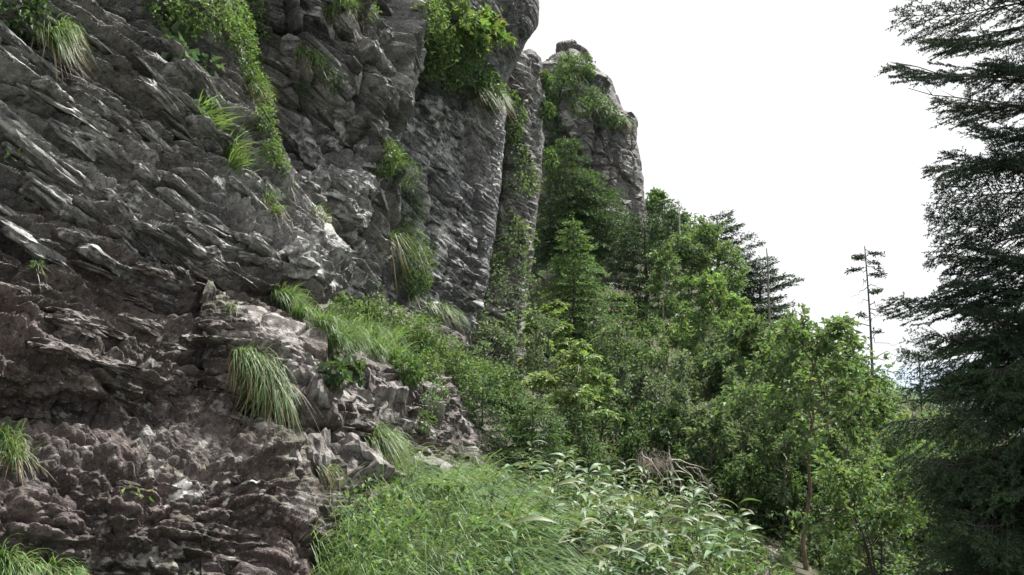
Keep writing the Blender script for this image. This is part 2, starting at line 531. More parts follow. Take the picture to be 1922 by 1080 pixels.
def pal_near(p, S):
    m = sstep(360, 560, S[:, 1] - .25 * (S[:, 0] - 200) + 60 * fbm(p / .8, 3, 5))[:, None]
    return [np.asarray(g) * (1 - m) + np.asarray(b_) * m for g, b_ in zip(GREY, BROWN)]


rowsA = [
    (-420, -400, 350, 4.5, 6.0, 7.9), (-200, -400, 385, 4.5, 6.1, 8.1), (0, -400, 414, 4.5, 6.15, 8.3), (140, -400, 456, 4.5, 6.2, 8.5),
    (300, -400, 515, 4.45, 6.2, 8.7), (420, -400, 598, 4.4, 6.15, 8.7), (510, -400, 640, 4.3, 6.0, 8.4), (570, -400, 560, 4.2, 5.7, 7.7),
    (630, -400, 470, 4.1, 5.4, 6.7), (690, -400, 448, 4.0, 5.15, 6.3), (745, -400, 440, 4.0, 5.2, 6.15), (790, -400, 452, 4.0, 5.28, 6.0),
    (830, -400, 556, 3.95, 5.2, 5.9), (890, -400, 578, 3.85, 5.0, 5.7), (980, -400, 590, 3.75, 4.85, 5.6), (1060, -400, 602, 3.7, 4.8, 5.55),
    (1180, -400, 620, 3.65, 4.75, 5.5), (1330, -400, 640, 3.6, 4.7, 5.4)]
cfgA = dict(seed=11, ribs=lambda p, S: .12 + .25 * sstep(430, 560, S[:, 0] - .1 * S[:, 1]), toplit_lich=lambda S: .54 - .36 * sstep(520, 680, S[:, 1]), beds=((.42, 2.8, .22), (.14, 1.6, .18), (.047, .5, .035)), s=.8, warp=.13, macro=.3, block=lambda p, S: .13 + .05 * sstep(500, 680, S[:, 1]), crack=.04, fine=.034, lich=.33, stain=.55, moss=.35,
            strata=lambda p, S: 1.25 - .95 * sstep(540, 760, S[:, 1]), knob=lambda p, S: .75 + 1.3 * sstep(450, 650, S[:, 1]),
            pal=pal_near, spots=[(352, 882, 18, 9), (356, 906, 22, 9), (415, 880, 7, 10), (443, 929, 4, 6), (240, 690, 12, 6), (488, 893, 9, 4)], thick=3)
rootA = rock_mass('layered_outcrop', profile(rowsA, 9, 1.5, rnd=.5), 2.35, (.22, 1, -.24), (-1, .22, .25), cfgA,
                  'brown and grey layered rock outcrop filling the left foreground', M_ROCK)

rowsB = [(-420, 300, 830, 10.5, 11.1, 12.2), (-150, 340, 810, 10.5, 11.1, 12.2), (0, 380, 792, 10.6, 11.1, 12.2), (120, 410, 776, 10.6, 11.2, 12.2), (200, 430, 752, 10.7, 11.4, 12.2),
         (260, 440, 735, 10.7, 11.5, 12.2), (330, 450, 732, 10.5, 11.3, 11.9), (400, 460, 733, 10.5, 11, 11.6), (440, 470, 722, 10.5, 11.1, 11.8),
         (510, 470, 698, 10.5, 10.9, 11.9), (580, 470, 682, 10.3, 10.7, 11.9), (680, 470, 668, 10.1, 10.5, 12), (800, 470, 660, 10.1, 10.5, 12)]
cfgB = dict(seed=101, ribs=.55, s=1.15, macro=.35, block=.36, crack=.07, fine=.02, lich=.33, stain=.35, moss=.3, strata=.5, knob=.35, pal=GREY, thick=3)
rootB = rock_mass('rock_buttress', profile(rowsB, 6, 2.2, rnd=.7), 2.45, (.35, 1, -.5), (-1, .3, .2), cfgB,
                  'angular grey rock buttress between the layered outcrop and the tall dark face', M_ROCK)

rowsC = [(-420, 640, 1040, 14.0, 14.6, 16.6), (-150, 640, 1015, 14.0, 14.6, 16.4), (-10, 645, 1006, 14.2, 14.6, 16.2), (45, 645, 1002, 14.3, 14.6, 16.2), (75, 645, 986, 14.3, 14.7, 16.2), (120, 650, 968, 14.4, 14.8, 16.2), (175, 650, 948, 14.5, 15.2, 16.2),
         (250, 650, 943, 14.4, 15.1, 16.1), (340, 650, 938, 14.2, 14.8, 15.9), (450, 640, 922, 14.0, 14.5, 15.6), (560, 630, 903, 13.6, 14.1, 15.3), (650, 620, 882, 13.3, 13.8, 15.0), (780, 620, 866, 13.0, 13.6, 14.8)]
cfgC = dict(seed=201, ribs=.22, s=1.25, macro=.22, block=.10, crack=.05, fine=.014, lich=.25, stain=.3, moss=.25, strata=.38, knob=.3, pal=DARKG, thick=3)
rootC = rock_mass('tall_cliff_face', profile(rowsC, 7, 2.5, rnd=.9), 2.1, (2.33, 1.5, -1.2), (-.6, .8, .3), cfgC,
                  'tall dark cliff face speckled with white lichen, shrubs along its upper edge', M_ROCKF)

rowsD = [(112, 935, 1000, 24, 23.6, 24), (104, 925, 1004, 21.5, 21.2, 22), (112, 915, 1012, 20.2, 19.8, 20.8), (150, 905, 1016, 20, 19.5, 20.5), (220, 900, 1018, 20, 19.4, 20.5), (320, 890, 1017, 19.8, 19.2, 20.3),
         (420, 870, 1006, 19.5, 18.9, 20), (500, 850, 997, 19, 18.5, 19.8), (600, 840, 985, 18.5, 18, 19.5), (720, 830, 985, 18, 17.6, 19)]
cfgD = dict(seed=301, ribs=.22, s=1.5, macro=.15, block=.13, crack=.06, fine=.014, lich=.34, stain=.4, moss=.5, strata=.3, knob=.3, pal=((.052, .05, .05), (.15, .142, .14), (.34, .335, .32), (.12, .10, .095)), thick=3)
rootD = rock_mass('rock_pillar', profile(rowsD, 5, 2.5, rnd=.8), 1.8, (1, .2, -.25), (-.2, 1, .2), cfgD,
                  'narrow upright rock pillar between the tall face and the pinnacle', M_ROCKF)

rowsE = [(104, 1062, 1092, 38, 38, 38), (94, 1062, 1090, 35.5, 35.2, 35.5), (101, 1042, 1102, 34.3, 33.6, 34.2), (122, 1016, 1112, 33.8, 33.0, 33.8), (148, 1006, 1140, 33.6, 32.6, 33.6), (178, 1003, 1154, 33.5, 32.4, 33.5), (203, 1000, 1166, 33.4, 32.2, 33.4),
         (222, 1000, 1188, 33.3, 32.0, 33.3), (258, 998, 1191, 33.2, 31.8, 33.2), (310, 995, 1202, 33, 31.6, 33), (380, 995, 1210, 32.8, 31.4, 32.9), (425, 995, 1208, 32.6, 31.2, 32.8), (490, 990, 1200, 32.4, 31, 32.6), (620, 990, 1200, 32, 30.6, 32)]
cfgE = dict(seed=401, ribs=.2, s=2.1, macro=.17, block=.15, crack=.05, fine=.014, lich=.30, stain=.4, moss=.55, strata=.11, knob=.35, pal=((.044, .041, .041), (.122, .113, .112), (.30, .295, .28), (.13, .112, .105)), thick=5)
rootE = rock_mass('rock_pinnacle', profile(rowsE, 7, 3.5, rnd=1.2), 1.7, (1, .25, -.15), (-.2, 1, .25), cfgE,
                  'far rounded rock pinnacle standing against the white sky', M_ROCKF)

# the shelf with the grass on it: back of the shelf, lip, face, foot
lip = [(380, 560, 6.6), (470, 600, 6.9), (540, 640, 7.1), (620, 672, 7.4), (700, 694, 8.0), (780, 716, 8.7), (840, 745, 9.4), (880, 790, 10.2), (950, 830, 11.4), (1020, 860, 12.6)]
foot = [(380, 860, 6.4), (480, 862, 6.5), (560, 860, 6.5), (630, 840, 6.9), (700, 860, 7.3), (760, 880, 7.7), (850, 880, 8.5), (880, 905, 9.4), (950, 900, 10.4), (1030, 900, 11.6)]
Gf = [[(x, y - 150 + (x - 380) * .09, Y + 4.0) for x, y, Y in lip], [(x, y - 70, Y + 1.9) for x, y, Y in lip], [(x, y - 24, Y + .6) for x, y, Y in lip], lip,
      [(x, .6 * y + .4 * v, .6 * Y + .4 * W - .12) for (x, y, Y), (u, v, W) in zip(lip, foot)],
      [(.5 * x + .5 * u, .25 * y + .75 * v, .25 * Y + .75 * W - .05) for (x, y, Y), (u, v, W) in zip(lip, foot)],
      foot, [(x, y + 60, Y - .5) for x, y, Y in foot], [(x, y + 260, Y - 1.2) for x, y, Y in foot]]
cfgF = dict(seed=501, s=.85, macro=.22, block=.28, crack=.08, fine=.02, lich=.36, stain=.55, moss=.5, strata=.45, knob=.5, pal=BROWN, thick=1.5)
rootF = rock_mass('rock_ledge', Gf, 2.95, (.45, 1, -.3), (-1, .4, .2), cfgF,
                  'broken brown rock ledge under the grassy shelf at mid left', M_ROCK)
SURF = np.concatenate(SURF)
SURF = SURF[(SURF[:, 0] > -60) & (SURF[:, 0] < 1300) & (SURF[:, 1] > -60) & (SURF[:, 1] < 1150)]


def rock_at(px, py, tol=5):
    m = (np.abs(SURF[:, 0] - px) < tol) & (np.abs(SURF[:, 1] - py) < tol)
    if not m.any():
        return rock_at(px, py, tol * 2) if tol < 60 else None
    c = SURF[m]
    c = c[c[:, 2] < c[:, 2].min() + .25]
    c = c[np.argmin((c[:, 0] - px) ** 2 + (c[:, 1] - py) ** 2)]
    return c[3:6], c[9:12]


# ---------------------------------------------------------------- separate slabs and blocks of the rock
def piece_mesh(seed, pal, thin):
    nx, ny, nz = 20, 8, 6
    r = np.random.default_rng(seed)
    V, Q = [], []
    idx = {}
    def vid(i, j, k):
        if (i, j, k) not in idx:
            idx[(i, j, k)] = len(V); V.append((i / nx - .5, j / ny - .5, k / nz - .5))
        return idx[(i, j, k)]
    for i in range(nx):
        for j in range(ny):
            Q.append([vid(i, j, 0), vid(i, j + 1, 0), vid(i + 1, j + 1, 0), vid(i + 1, j, 0)]); Q.append([vid(i, j, nz), vid(i + 1, j, nz), vid(i + 1, j + 1, nz), vid(i, j + 1, nz)])
        for k in range(nz):
            Q.append([vid(i, 0, k), vid(i + 1, 0, k), vid(i + 1, 0, k + 1), vid(i, 0, k + 1)]); Q.append([vid(i, ny, k), vid(i, ny, k + 1), vid(i + 1, ny, k + 1), vid(i + 1, ny, k)])
    for j in range(ny):
        for k in range(nz):
            Q.append([vid(0, j, k), vid(0, j, k + 1), vid(0, j + 1, k + 1), vid(0, j + 1, k)]); Q.append([vid(nx, j, k), vid(nx, j + 1, k), vid(nx, j + 1, k + 1), vid(nx, j, k + 1)])
    V = np.array(V)
    # cut the corners by random planes, then split faces and edges unevenly
    for _ in range(9):
        d = unit(r.normal(size=3) * [1, 1, .5]); h = .42 + .12 * r.random()
        e = V @ d - h
        V = V - np.maximum(e, 0)[:, None] * d
    c1, c2, rr3, o3 = cell(V * np.array([3.2, 3.0, 2.2]) + seed * 3.7, seed)
    ed = sstep(0, .25, c2 - c1)[:, None]
    V = V + (rr3 - .5) * ed * np.array([.08, .16, .2]) + fbm(V * 7 + seed, 4, seed, .6)[:, None] * unit(V * [.4, 1, 1] + 1e-4) * .14
    C = np.asarray(pal[0]) * (1 - rr3[:, :1]) + np.asarray(pal[1]) * rr3[:, :1]
    m = sstep(.12, .3, fbm(V * 3.1 + seed, 4, seed + 4))[:, None] * .7
    C = C * (1 - m) + np.asarray(pal[2]) * m
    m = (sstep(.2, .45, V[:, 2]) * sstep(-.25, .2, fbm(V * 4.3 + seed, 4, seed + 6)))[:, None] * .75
    C = C * (1 - m) + np.asarray(pal[2]) * m          # lichen on the upper side, paled further to paint in a sunlit top
    return mesh_np('rock_piece', V, Q, None, C, None)


def rock_pieces(root, name, region, n, size, trace, inward, pal, mat, Ymax=99, sink=.3, jit=.2, seeds=6, sd0=900):
    t1 = unit(trace); ns = unit(np.cross(t1, unit(inward)))
    if ns[2] < 0: ns = -ns
    var = []
    for q in range(seeds):
        me = piece_mesh(sd0 + q, pal, True); me.materials.append(mat); var.append(me)
    c0 = np.array(root.location)
    reg = np.array(region, float)
    k = 0
    for _ in range(n * 6):
        if k >= n: break
        # a point in the sloping band between the region's corners (top-left, top-right, bottom-right, bottom-left)
        u, v = rng.random(), rng.random()
        q = (reg[0] * (1 - u) + reg[1] * u) * (1 - v) + (reg[3] * (1 - u) + reg[2] * u) * v
        h = rock_at(q[0], q[1])
        if h is None or h[0][1] > Ymax: continue
        p, nn = h
        x = unit(t1 + rng.normal(size=3) * jit * .5); z = unit(ns + rng.normal(size=3) * jit); y = unit(np.cross(z, x)); z = np.cross(x, y)
        if (y * nn).sum() < 0: y = -y; x = -x
        sz = np.array(size) * (.55 + .8 * rng.random(3))
        o = link(name, var[int(rng.integers(0, seeds))], root)
        M = np.eye(4); M[:3, 0] = x * sz[0]; M[:3, 1] = y * sz[1]; M[:3, 2] = z * sz[2]
        M[:3, 3] = p - nn * sz[1] * sink - c0
        o.matrix_local = Matrix(M.tolist())
        k += 1


rock_pieces(rootA, 'rock_slab', [(20, 60), (430, 120), (600, 520), (30, 480)], 88, (.8, .28, .085), (.22, 1, -.29), (-1, .22, .25), GREY, M_ROCK, 9.3, .37, .13)
rock_pieces(rootA, 'rock_slab', [(60, 180), (400, 260), (560, 560), (60, 560)], 60, (.4, .22, .065), (.22, 1, -.29), (-1, .22, .25), GREY, M_ROCK, 9.3, .36, .4, sd0=1010)
rock_pieces(rootA, 'rock_slab', [(20, 470), (440, 500), (430, 700), (20, 690)], 34, (.5, .2, .06), (.3, 1, -.22), (-1, .25, .2), BROWN, M_ROCK, 7.6, .3, .14, sd0=1030)
rock_pieces(rootA, 'rock_block', [(20, 520), (430, 520), (560, 1060), (20, 1060)], 26, (.24, .2, .12), (.35, 1, -.2), (-1, .3, .25), BROWN, M_ROCK, 7, .42, .35, sd0=920)
rock_pieces(rootB, 'rock_block', [(560, 10), (770, 20), (690, 560), (560, 560)], 60, (.55, .42, .24), (.35, 1, -.5), (-1, .3, .2), GREY, M_ROCK, 13, .38, .45, sd0=940)
rock_pieces(rootC, 'rock_slab', [(770, 190), (930, 200), (890, 620), (780, 600)], 30, (.8, .4, .16), (2.33, 1.5, -1.2), (-.6, .8, .3), DARKG, M_ROCKF, 17, .42, .15, sd0=960)
rock_pieces(rootF, 'rock_block', [(500, 650), (840, 730), (930, 890), (580, 870)], 46, (.5, .42, .3), (.45, 1, -.3), (-1, .4, .2), BROWN, M_ROCK, 12, .38, .35, sd0=980)

# ---------------------------------------------------------------- ground
tp = [(600, 1085, 5.5), (800, 1085, 5.5), (1000, 1085, 5.6), (1200, 1095, 5.7), (1400, 1105, 6.2), (1430, 1075, 7.2), (1440, 1052, 8.4), (700, 930, 7.2), (850, 930, 8.3), (940, 905, 9.6), (960, 890, 11),
      (1100, 960, 9), (1250, 980, 9.2), (1200, 905, 13), (1330, 985, 10.5), (1480, 1075, 8.6), (1560, 1100, 9), (1700, 1150, 9), (1900, 1220, 9), (1500, 960, 13), (1700, 985, 14), (1900, 1010, 14),
      (1000, 830, 15), (1000, 760, 19), (1080, 700, 24), (1150, 800, 18), (1300, 850, 18), (1400, 860, 19), (1600, 880, 20), (1800, 900, 21),
      (1080, 560, 30), (1150, 470, 34), (1260, 560, 32), (1400, 680, 32), (1500, 740, 32), (1650, 775, 33), (1850, 800, 34), (1225, 430, 42), (1320, 510, 42), (1500, 650, 42), (1700, 785, 44), (1900, 815, 46)]
ctl = [tuple(P(*t)) for t in tp] + [(-4, 2, -.6), (-3, 4.5, -.6), (-2.2, 4.2, -.4), (0, 0, 0), (0, 3, 0), (2, 2, -.2), (6, 0, -2), (12, 2, -5), (-4, -6, 1), (4, -8, -1), (12, -8, -5), (-8, 12, 2.0), (-6, 20, 3.2), (-4, 30, 5), (-2, 42, 8), (-14, 10, 3), (-14, 30, 6), (-20, -5, 5), (26, 20, -9), (30, 40, -8), (24, 5, -10), (30, -20, -12), (-10, -30, 3), (10, 62, 2), (25, 62, -4), (-10, 60, 6)]
ctl = np.array(ctl)


def tps(A, B):
    r2 = ((A[:, None, :] - B[None]) ** 2).sum(-1)
    return r2 * np.log(r2 + 1e-6) * .5


_n = len(ctl)
_K = tps(ctl[:, :2], ctl[:, :2]) + np.eye(_n) * 2.0
_Pm = np.c_[np.ones(_n), ctl[:, :2]]
_W = np.linalg.solve(np.block([[_K, _Pm], [_Pm.T, np.zeros((3, 3))]]), np.r_[ctl[:, 2], 0, 0, 0])


def zt(xy, rough=True):
    xy = np.atleast_2d(np.asarray(xy, float))
    z = tps(xy, ctl[:, :2]) @ _W[:_n] + np.c_[np.ones(len(xy)), xy] @ _W[_n:]
    r = np.linalg.norm(xy - np.array([5, 20]), axis=-1)
    p3 = np.c_[xy, xy[:, 0] * 0]
    z = z + .10 * fbm(p3 / .9, 3, 3)
    k = sstep(45, 420, r)
    hills = -330 + 250 * sstep(1500, 5200, r) * (0.62 + .55 * fbm(p3 / 1900, 5, 9)) + 40 * fbm(p3 / 300, 3, 21)
    return np.clip(z, -40, 30) * (1 - k) + hills * k


rr = np.concatenate([np.linspace(.0, 60, 100)[1:], 60 * (9500 / 60) ** (np.linspace(0, 1, 110)[1:])])
na = 250
an = np.linspace(0, 2 * math.pi, na, endpoint=False)
gx = (rr[:, None] * np.sin(an)).ravel(); gy = (rr[:, None] * np.cos(an)).ravel()
gxy = np.r_[[[0, 0]], np.c_[gx, gy]]
gz = np.concatenate([zt(gxy[i:i + 8000]) for i in range(0, len(gxy), 8000)])
gp = np.c_[gxy, gz]
i_ = np.arange(len(rr) - 1)[:, None] * na + 1; j_ = np.arange(na)[None]; j2_ = (j_ + 1) % na
gQ = np.stack([i_ + j_, i_ + j2_, i_ + na + j2_, i_ + na + j_], -1).reshape(-1, 4)
gT = np.stack([np.zeros(na), 1 + np.arange(na), 1 + (np.arange(na) + 1) % na], -1)
gm = sstep(-.3, .4, fbm(gp / 1.7, 4, 55))[:, None]
gfar = sstep(50, 120, np.linalg.norm(gxy, axis=-1))[:, None]
gC = np.array([.055, .045, .032]) * (1 - gm) + np.array([.06, .07, .03]) * gm
gC = gC * (1 - gfar) + np.array([.045, .065, .035]) * gfar
tag(link('ground', mesh_np('ground', gp, gQ, gT, gC, M_SOIL, True)), kind='structure')

# the stony trail that passes on the right
tq = np.array([P(1330, 1250, 4.0), P(1400, 1110, 5.8), P(1432, 1068, 7.4), P(1440, 1040, 8.8), P(1452, 1010, 10.5)])
tt = crw(5, np.linspace(0, 4, 60)) @ tq
td = unit(np.gradient(tt, axis=0)); tn = np.stack([td[:, 1], -td[:, 0], td[:, 2] * 0], -1)
ws = np.linspace(-.075, .075, 14)
TV = (tt[:, None] + tn[:, None] * ws[None, :, None] * (1 + .25 * fbm(tt * 1.3, 3, 3))[:, None, None]).reshape(-1, 3)
TV[:, 2] = zt(TV[:, :2]) + .012 + .02 * np.abs(fbm(TV / .08, 3, 8))
i_ = np.arange(59)[:, None] * 14; j_ = np.arange(13)[None]
TQ = np.stack([i_ + j_, i_ + j_ + 1, i_ + 15 + j_, i_ + 14 + j_], -1).reshape(-1, 4)
tag(link('path', mesh_np('path', TV, TQ, None, np.array([.15, .135, .115]) * (.7 + .6 * rng.random((len(TV), 1))), M_GRAVEL, True)), kind='structure')


mb = MB()
oc = np.array([(1, 0, 0), (-1, 0, 0), (0, 1, 0), (0, -1, 0), (0, 0, 1), (0, 0, -1)], float)
ot = np.array([(0, 2, 4), (2, 1, 4), (1, 3, 4), (3, 0, 4), (2, 0, 5), (1, 2, 5), (3, 1, 5), (0, 3, 5)])
for i in range(1100):
    c = TV[int(rng.integers(0, len(TV)))] + rng.normal(size=3) * [.03, .03, .002]
    mb.add(c + oc * (.006 + .02 * rng.random() ** 2) * (.6 + .8 * rng.random((6, 1))), None, ot, np.array([.21, .19, .165]) * (.5 + .9 * rng.random()))
tag(mb.build('gravel', M_GRAVEL), 'loose gravel and small stones on the trail', 'gravel', kind='stuff')


def ground_pt(px, Y):
    x = (px - CX) / F_PX * Y * 1.0
    z = zt([[x, Y]])[0]
    for _ in range(3):
        # exact sideways offset for this height
        c, s = math.cos(PITCH), math.sin(PITCH)
        f = Y * c + (z - CAM[2]) * s
        x = (px - CX) / F_PX * f
        z = zt([[x, Y]])[0]
    return np.array([x, Y, z])

# ---------------------------------------------------------------- plant builders
def rand_unit(n, r=None):
    r = r or rng
    v = r.normal(size=(n, 3))
    return unit(v)


def palette(n, cols, var=.25, r=None):
    """each leaf its own green: a blend of the given greens, some lighter, some darker"""
    r = r or rng
    cols = np.asarray(cols, float)
    w = r.dirichlet(np.ones(len(cols)) * .5, n)
    c_ = w @ cols
    c_ = c_ * .82 + .18 * (c_ @ np.array([.3, .6, .1]))[:, None]
    c_ = np.where(c_[:, 1:2] > c_[:, :1] * 1.05, c_ * np.array([.90, 1.0, 1.02]), c_)
    return c_ * (1 + var * (r.random((n, 1)) * 2 - 1)) * (1 + .08 * r.normal(size=(n, 3)))


def blades(mb, base, d, L, W, droop, C, seg=4):
    n = len(base)
    d = unit(d)
    L = np.broadcast_to(L, (n,)); W = np.broadcast_to(W, (n,)); droop = np.broadcast_to(droop, (n,))
    side = unit(np.cross(d, np.array([0, 0, 1.0]) + .5 * rand_unit(n)))
    t = np.linspace(0, 1, seg + 1)
    pos = base[:, None] + d[:, None] * (L[:, None] * t)[..., None]
    pos[..., 2] -= (L * droop)[:, None] * t ** 2.2
    pos[..., :2] += (d[:, None, :2] * (L * droop * .25)[:, None, None]) * (t ** 2)[None, :, None]
    w = W[:, None] * np.array([.6, 1, .9, .6, .04] if seg == 4 else np.linspace(1, .05, seg + 1))[None]
    V = np.stack([pos - side[:, None] * w[..., None] * .5, pos + side[:, None] * w[..., None] * .5], 2).reshape(-1, 3)
    k = np.arange(n)[:, None] * (2 * (seg + 1)); i = np.arange(seg)[None] * 2
    Q = np.stack([k + i, k + i + 1, k + i + 3, k + i + 2], -1).reshape(-1, 4)
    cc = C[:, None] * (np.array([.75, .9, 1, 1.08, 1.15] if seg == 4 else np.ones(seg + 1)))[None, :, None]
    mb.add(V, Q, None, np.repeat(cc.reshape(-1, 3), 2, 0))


GRASS = [(.10, .19, .035), (.16, .25, .05), (.07, .14, .03), (.20, .26, .08)]
STRAW = [(.26, .20, .11), (.18, .13, .08)]


def tuft_mesh(mb, c, n, r, L, lean, spread=.55, W=.007, droop=.55, cols=GRASS):
    off = rng.normal(size=(n, 3)) * r * np.array([.6, .6, .35])
    d = np.asarray(lean)[None] + rand_unit(n) * spread
    blades(mb, np.asarray(c)[None] + off, d, L * (.55 + .6 * rng.random(n)), W * (.7 + .6 * rng.random(n)), droop * (.5 + rng.random(n)), palette(n, cols))


def clump(mb, c, rad, n, L, cols, W=.55, up=.5, shell=.55, fold=.25, droop=.15, var=.3):
    u = rand_unit(n)
    rr_ = (shell + (1 - shell) * rng.random(n)) ** .6
    rr_ = rr_ * (1 + .25 * fbm(u * 2.3 + np.asarray(c) * 1.7, 2, 5))
    pos = np.asarray(c) + u * rr_[:, None] * np.asarray(rad)
    nrm = unit(np.array([0, 0, up]) + u * .45 + rand_unit(n) * .55)
    d = unit(u * .6 + rand_unit(n) * .8 - np.array([0, 0, .25]))
    l = L * (.6 + .8 * rng.random(n))
    mb.leaves(pos, d, nrm, l, l * W, palette(n, cols, var), fold, droop)


def curve(p0, d, L, k=5, bend=(0, 0, 0), wob=.05):
    t = np.linspace(0, 1, k)[:, None]
    p = np.asarray(p0) + unit(np.asarray(d, float)) * L * t + np.asarray(bend, float) * L * t ** 2
    p[1:] += rng.normal(size=(k - 1, 3)) * wob * L / k
    return p


def maple_leaves(mb, pos, d, nrm, L, C):
    d = unit(d); nrm = unit(nrm); s = unit(np.cross(d, nrm))
    for a, k in ((0, 1), (.85, .85), (-.85, .85), (1.7, .55), (-1.7, .55)):
        mb.leaves(pos, d * math.cos(a) + s * math.sin(a), nrm, L * k, L * k * .42, C, .12, .12)


def broadleaf(H, R, cb, limbs, leaf, nleaf, cols, tr=.05, lean=(0, 0), stems=1, bark=(.16, .14, .12), maple=False, aspect=.55, flat=.0, hang=.2, el=(.35, .95), spread=.11, wob=.008):
    """trunk with limbs and twigs, and leaves set along the twigs; foot at the origin"""
    wood, fol = MB(), MB()
    tips = []
    for s in range(stems):
        az0 = rng.random() * 6.28
        ln = np.array([lean[0], lean[1], 0]) + (0 if stems == 1 else .28) * np.array([math.cos(az0), math.sin(az0), 0])
        hh = H * (1 if s == 0 else .7 + .3 * rng.random())
        k = 10
        t = np.linspace(0, 1, k)[:, None]
        path = np.c_[np.zeros((k, 2)), t[:, 0] * hh * .97] + ln * hh * t ** 1.3
        path[1:, :2] += np.cumsum(rng.normal(size=(k - 1, 2)), 0) * wob * hh
        path[0, 2] = -.4
        wood.tube(path, np.linspace(tr, tr * .15, k) * (1 if s == 0 else .7), 7, bark)
        nl = max(3, limbs // stems)
        for i in range(nl):
            f = cb + (1 - cb) * (i + rng.random()) / nl
            f = min(f, .97)
            p0 = np.array([np.interp(f, t[:, 0], path[:, c]) for c in range(3)])
            az = i * 2.4 + rng.random() * .9 + az0
            g = (f - cb) / (1 - cb)
            ll = R * (.55 + .55 * math.sin(min(1, g * 1.1 + .18) * math.pi)) * (.75 + .5 * rng.random())
            ev = el[0] + (el[1] - el[0]) * g + .15 * rng.normal()
            d = np.array([math.cos(az) * math.cos(ev), math.sin(az) * math.cos(ev), math.sin(ev)])
            lp = curve(p0, d, ll, 6, (0, 0, .10 if hang < .3 else -.15), .12)
            wood.tube(lp, np.linspace(tr * .38, tr * .06, 6), 5, bark)
            nt = 7
            for q in range(nt):
                ft = .3 + .7 * (q + rng.random()) / nt
                s0 = np.array([np.interp(ft, np.linspace(0, 1, 6), lp[:, c]) for c in range(3)])
                td_ = unit(d + rand_unit(1)[0] * .9 + np.array([0, 0, .1 - flat * .4]))
                td_[2] *= (1 - flat)
                tl = R * (.22 + .25 * rng.random())
                tpth = curve(s0, td_, tl, 4, (0, 0, -hang), .1)
                wood.tube(tpth, np.linspace(tr * .1, tr * .03, 4), 3, bark)
                tips.append(tpth)
    per = max(4, int(nleaf / max(1, len(tips))))
    tips = np.array(tips)
    m = len(tips)
    ft = .1 + .95 * rng.random((m, per))
    i = np.clip((ft * 3).astype(int), 0, 2)
    fr = ft * 3 - i
    ar = np.arange(m)[:, None]
    pos = tips[ar, i] * (1 - fr[..., None]) + tips[ar, i + 1] * fr[..., None]
    dirs = unit(tips[:, -1] - tips[:, 0])[:, None] + rng.normal(size=(m, per, 3)) * .7
    dirs[..., 2] -= .35
    pos = pos + rng.normal(size=pos.shape) * spread * R * np.array([1, 1, 1 - .6 * flat]) * .5
    pos, dirs = pos.reshape(-1, 3), dirs.reshape(-1, 3)
    n = len(pos)
    nrm = unit(np.array([0, 0, 1.0]) + rng.normal(size=(n, 3)) * (.55 - .3 * flat))
    L = leaf * (.6 + .75 * rng.random(n))
    # whole sprays differ a little in colour, as new and old growth do
    cc = palette(n, cols, .18) * np.repeat(.8 + .4 * rng.random((m, 1)), per, 0)
    if maple: maple_leaves(fol, pos, dirs, nrm, L, cc)
    else: fol.leaves(pos, dirs, nrm, L, L * aspect, cc, .3, .15)
    return wood, fol


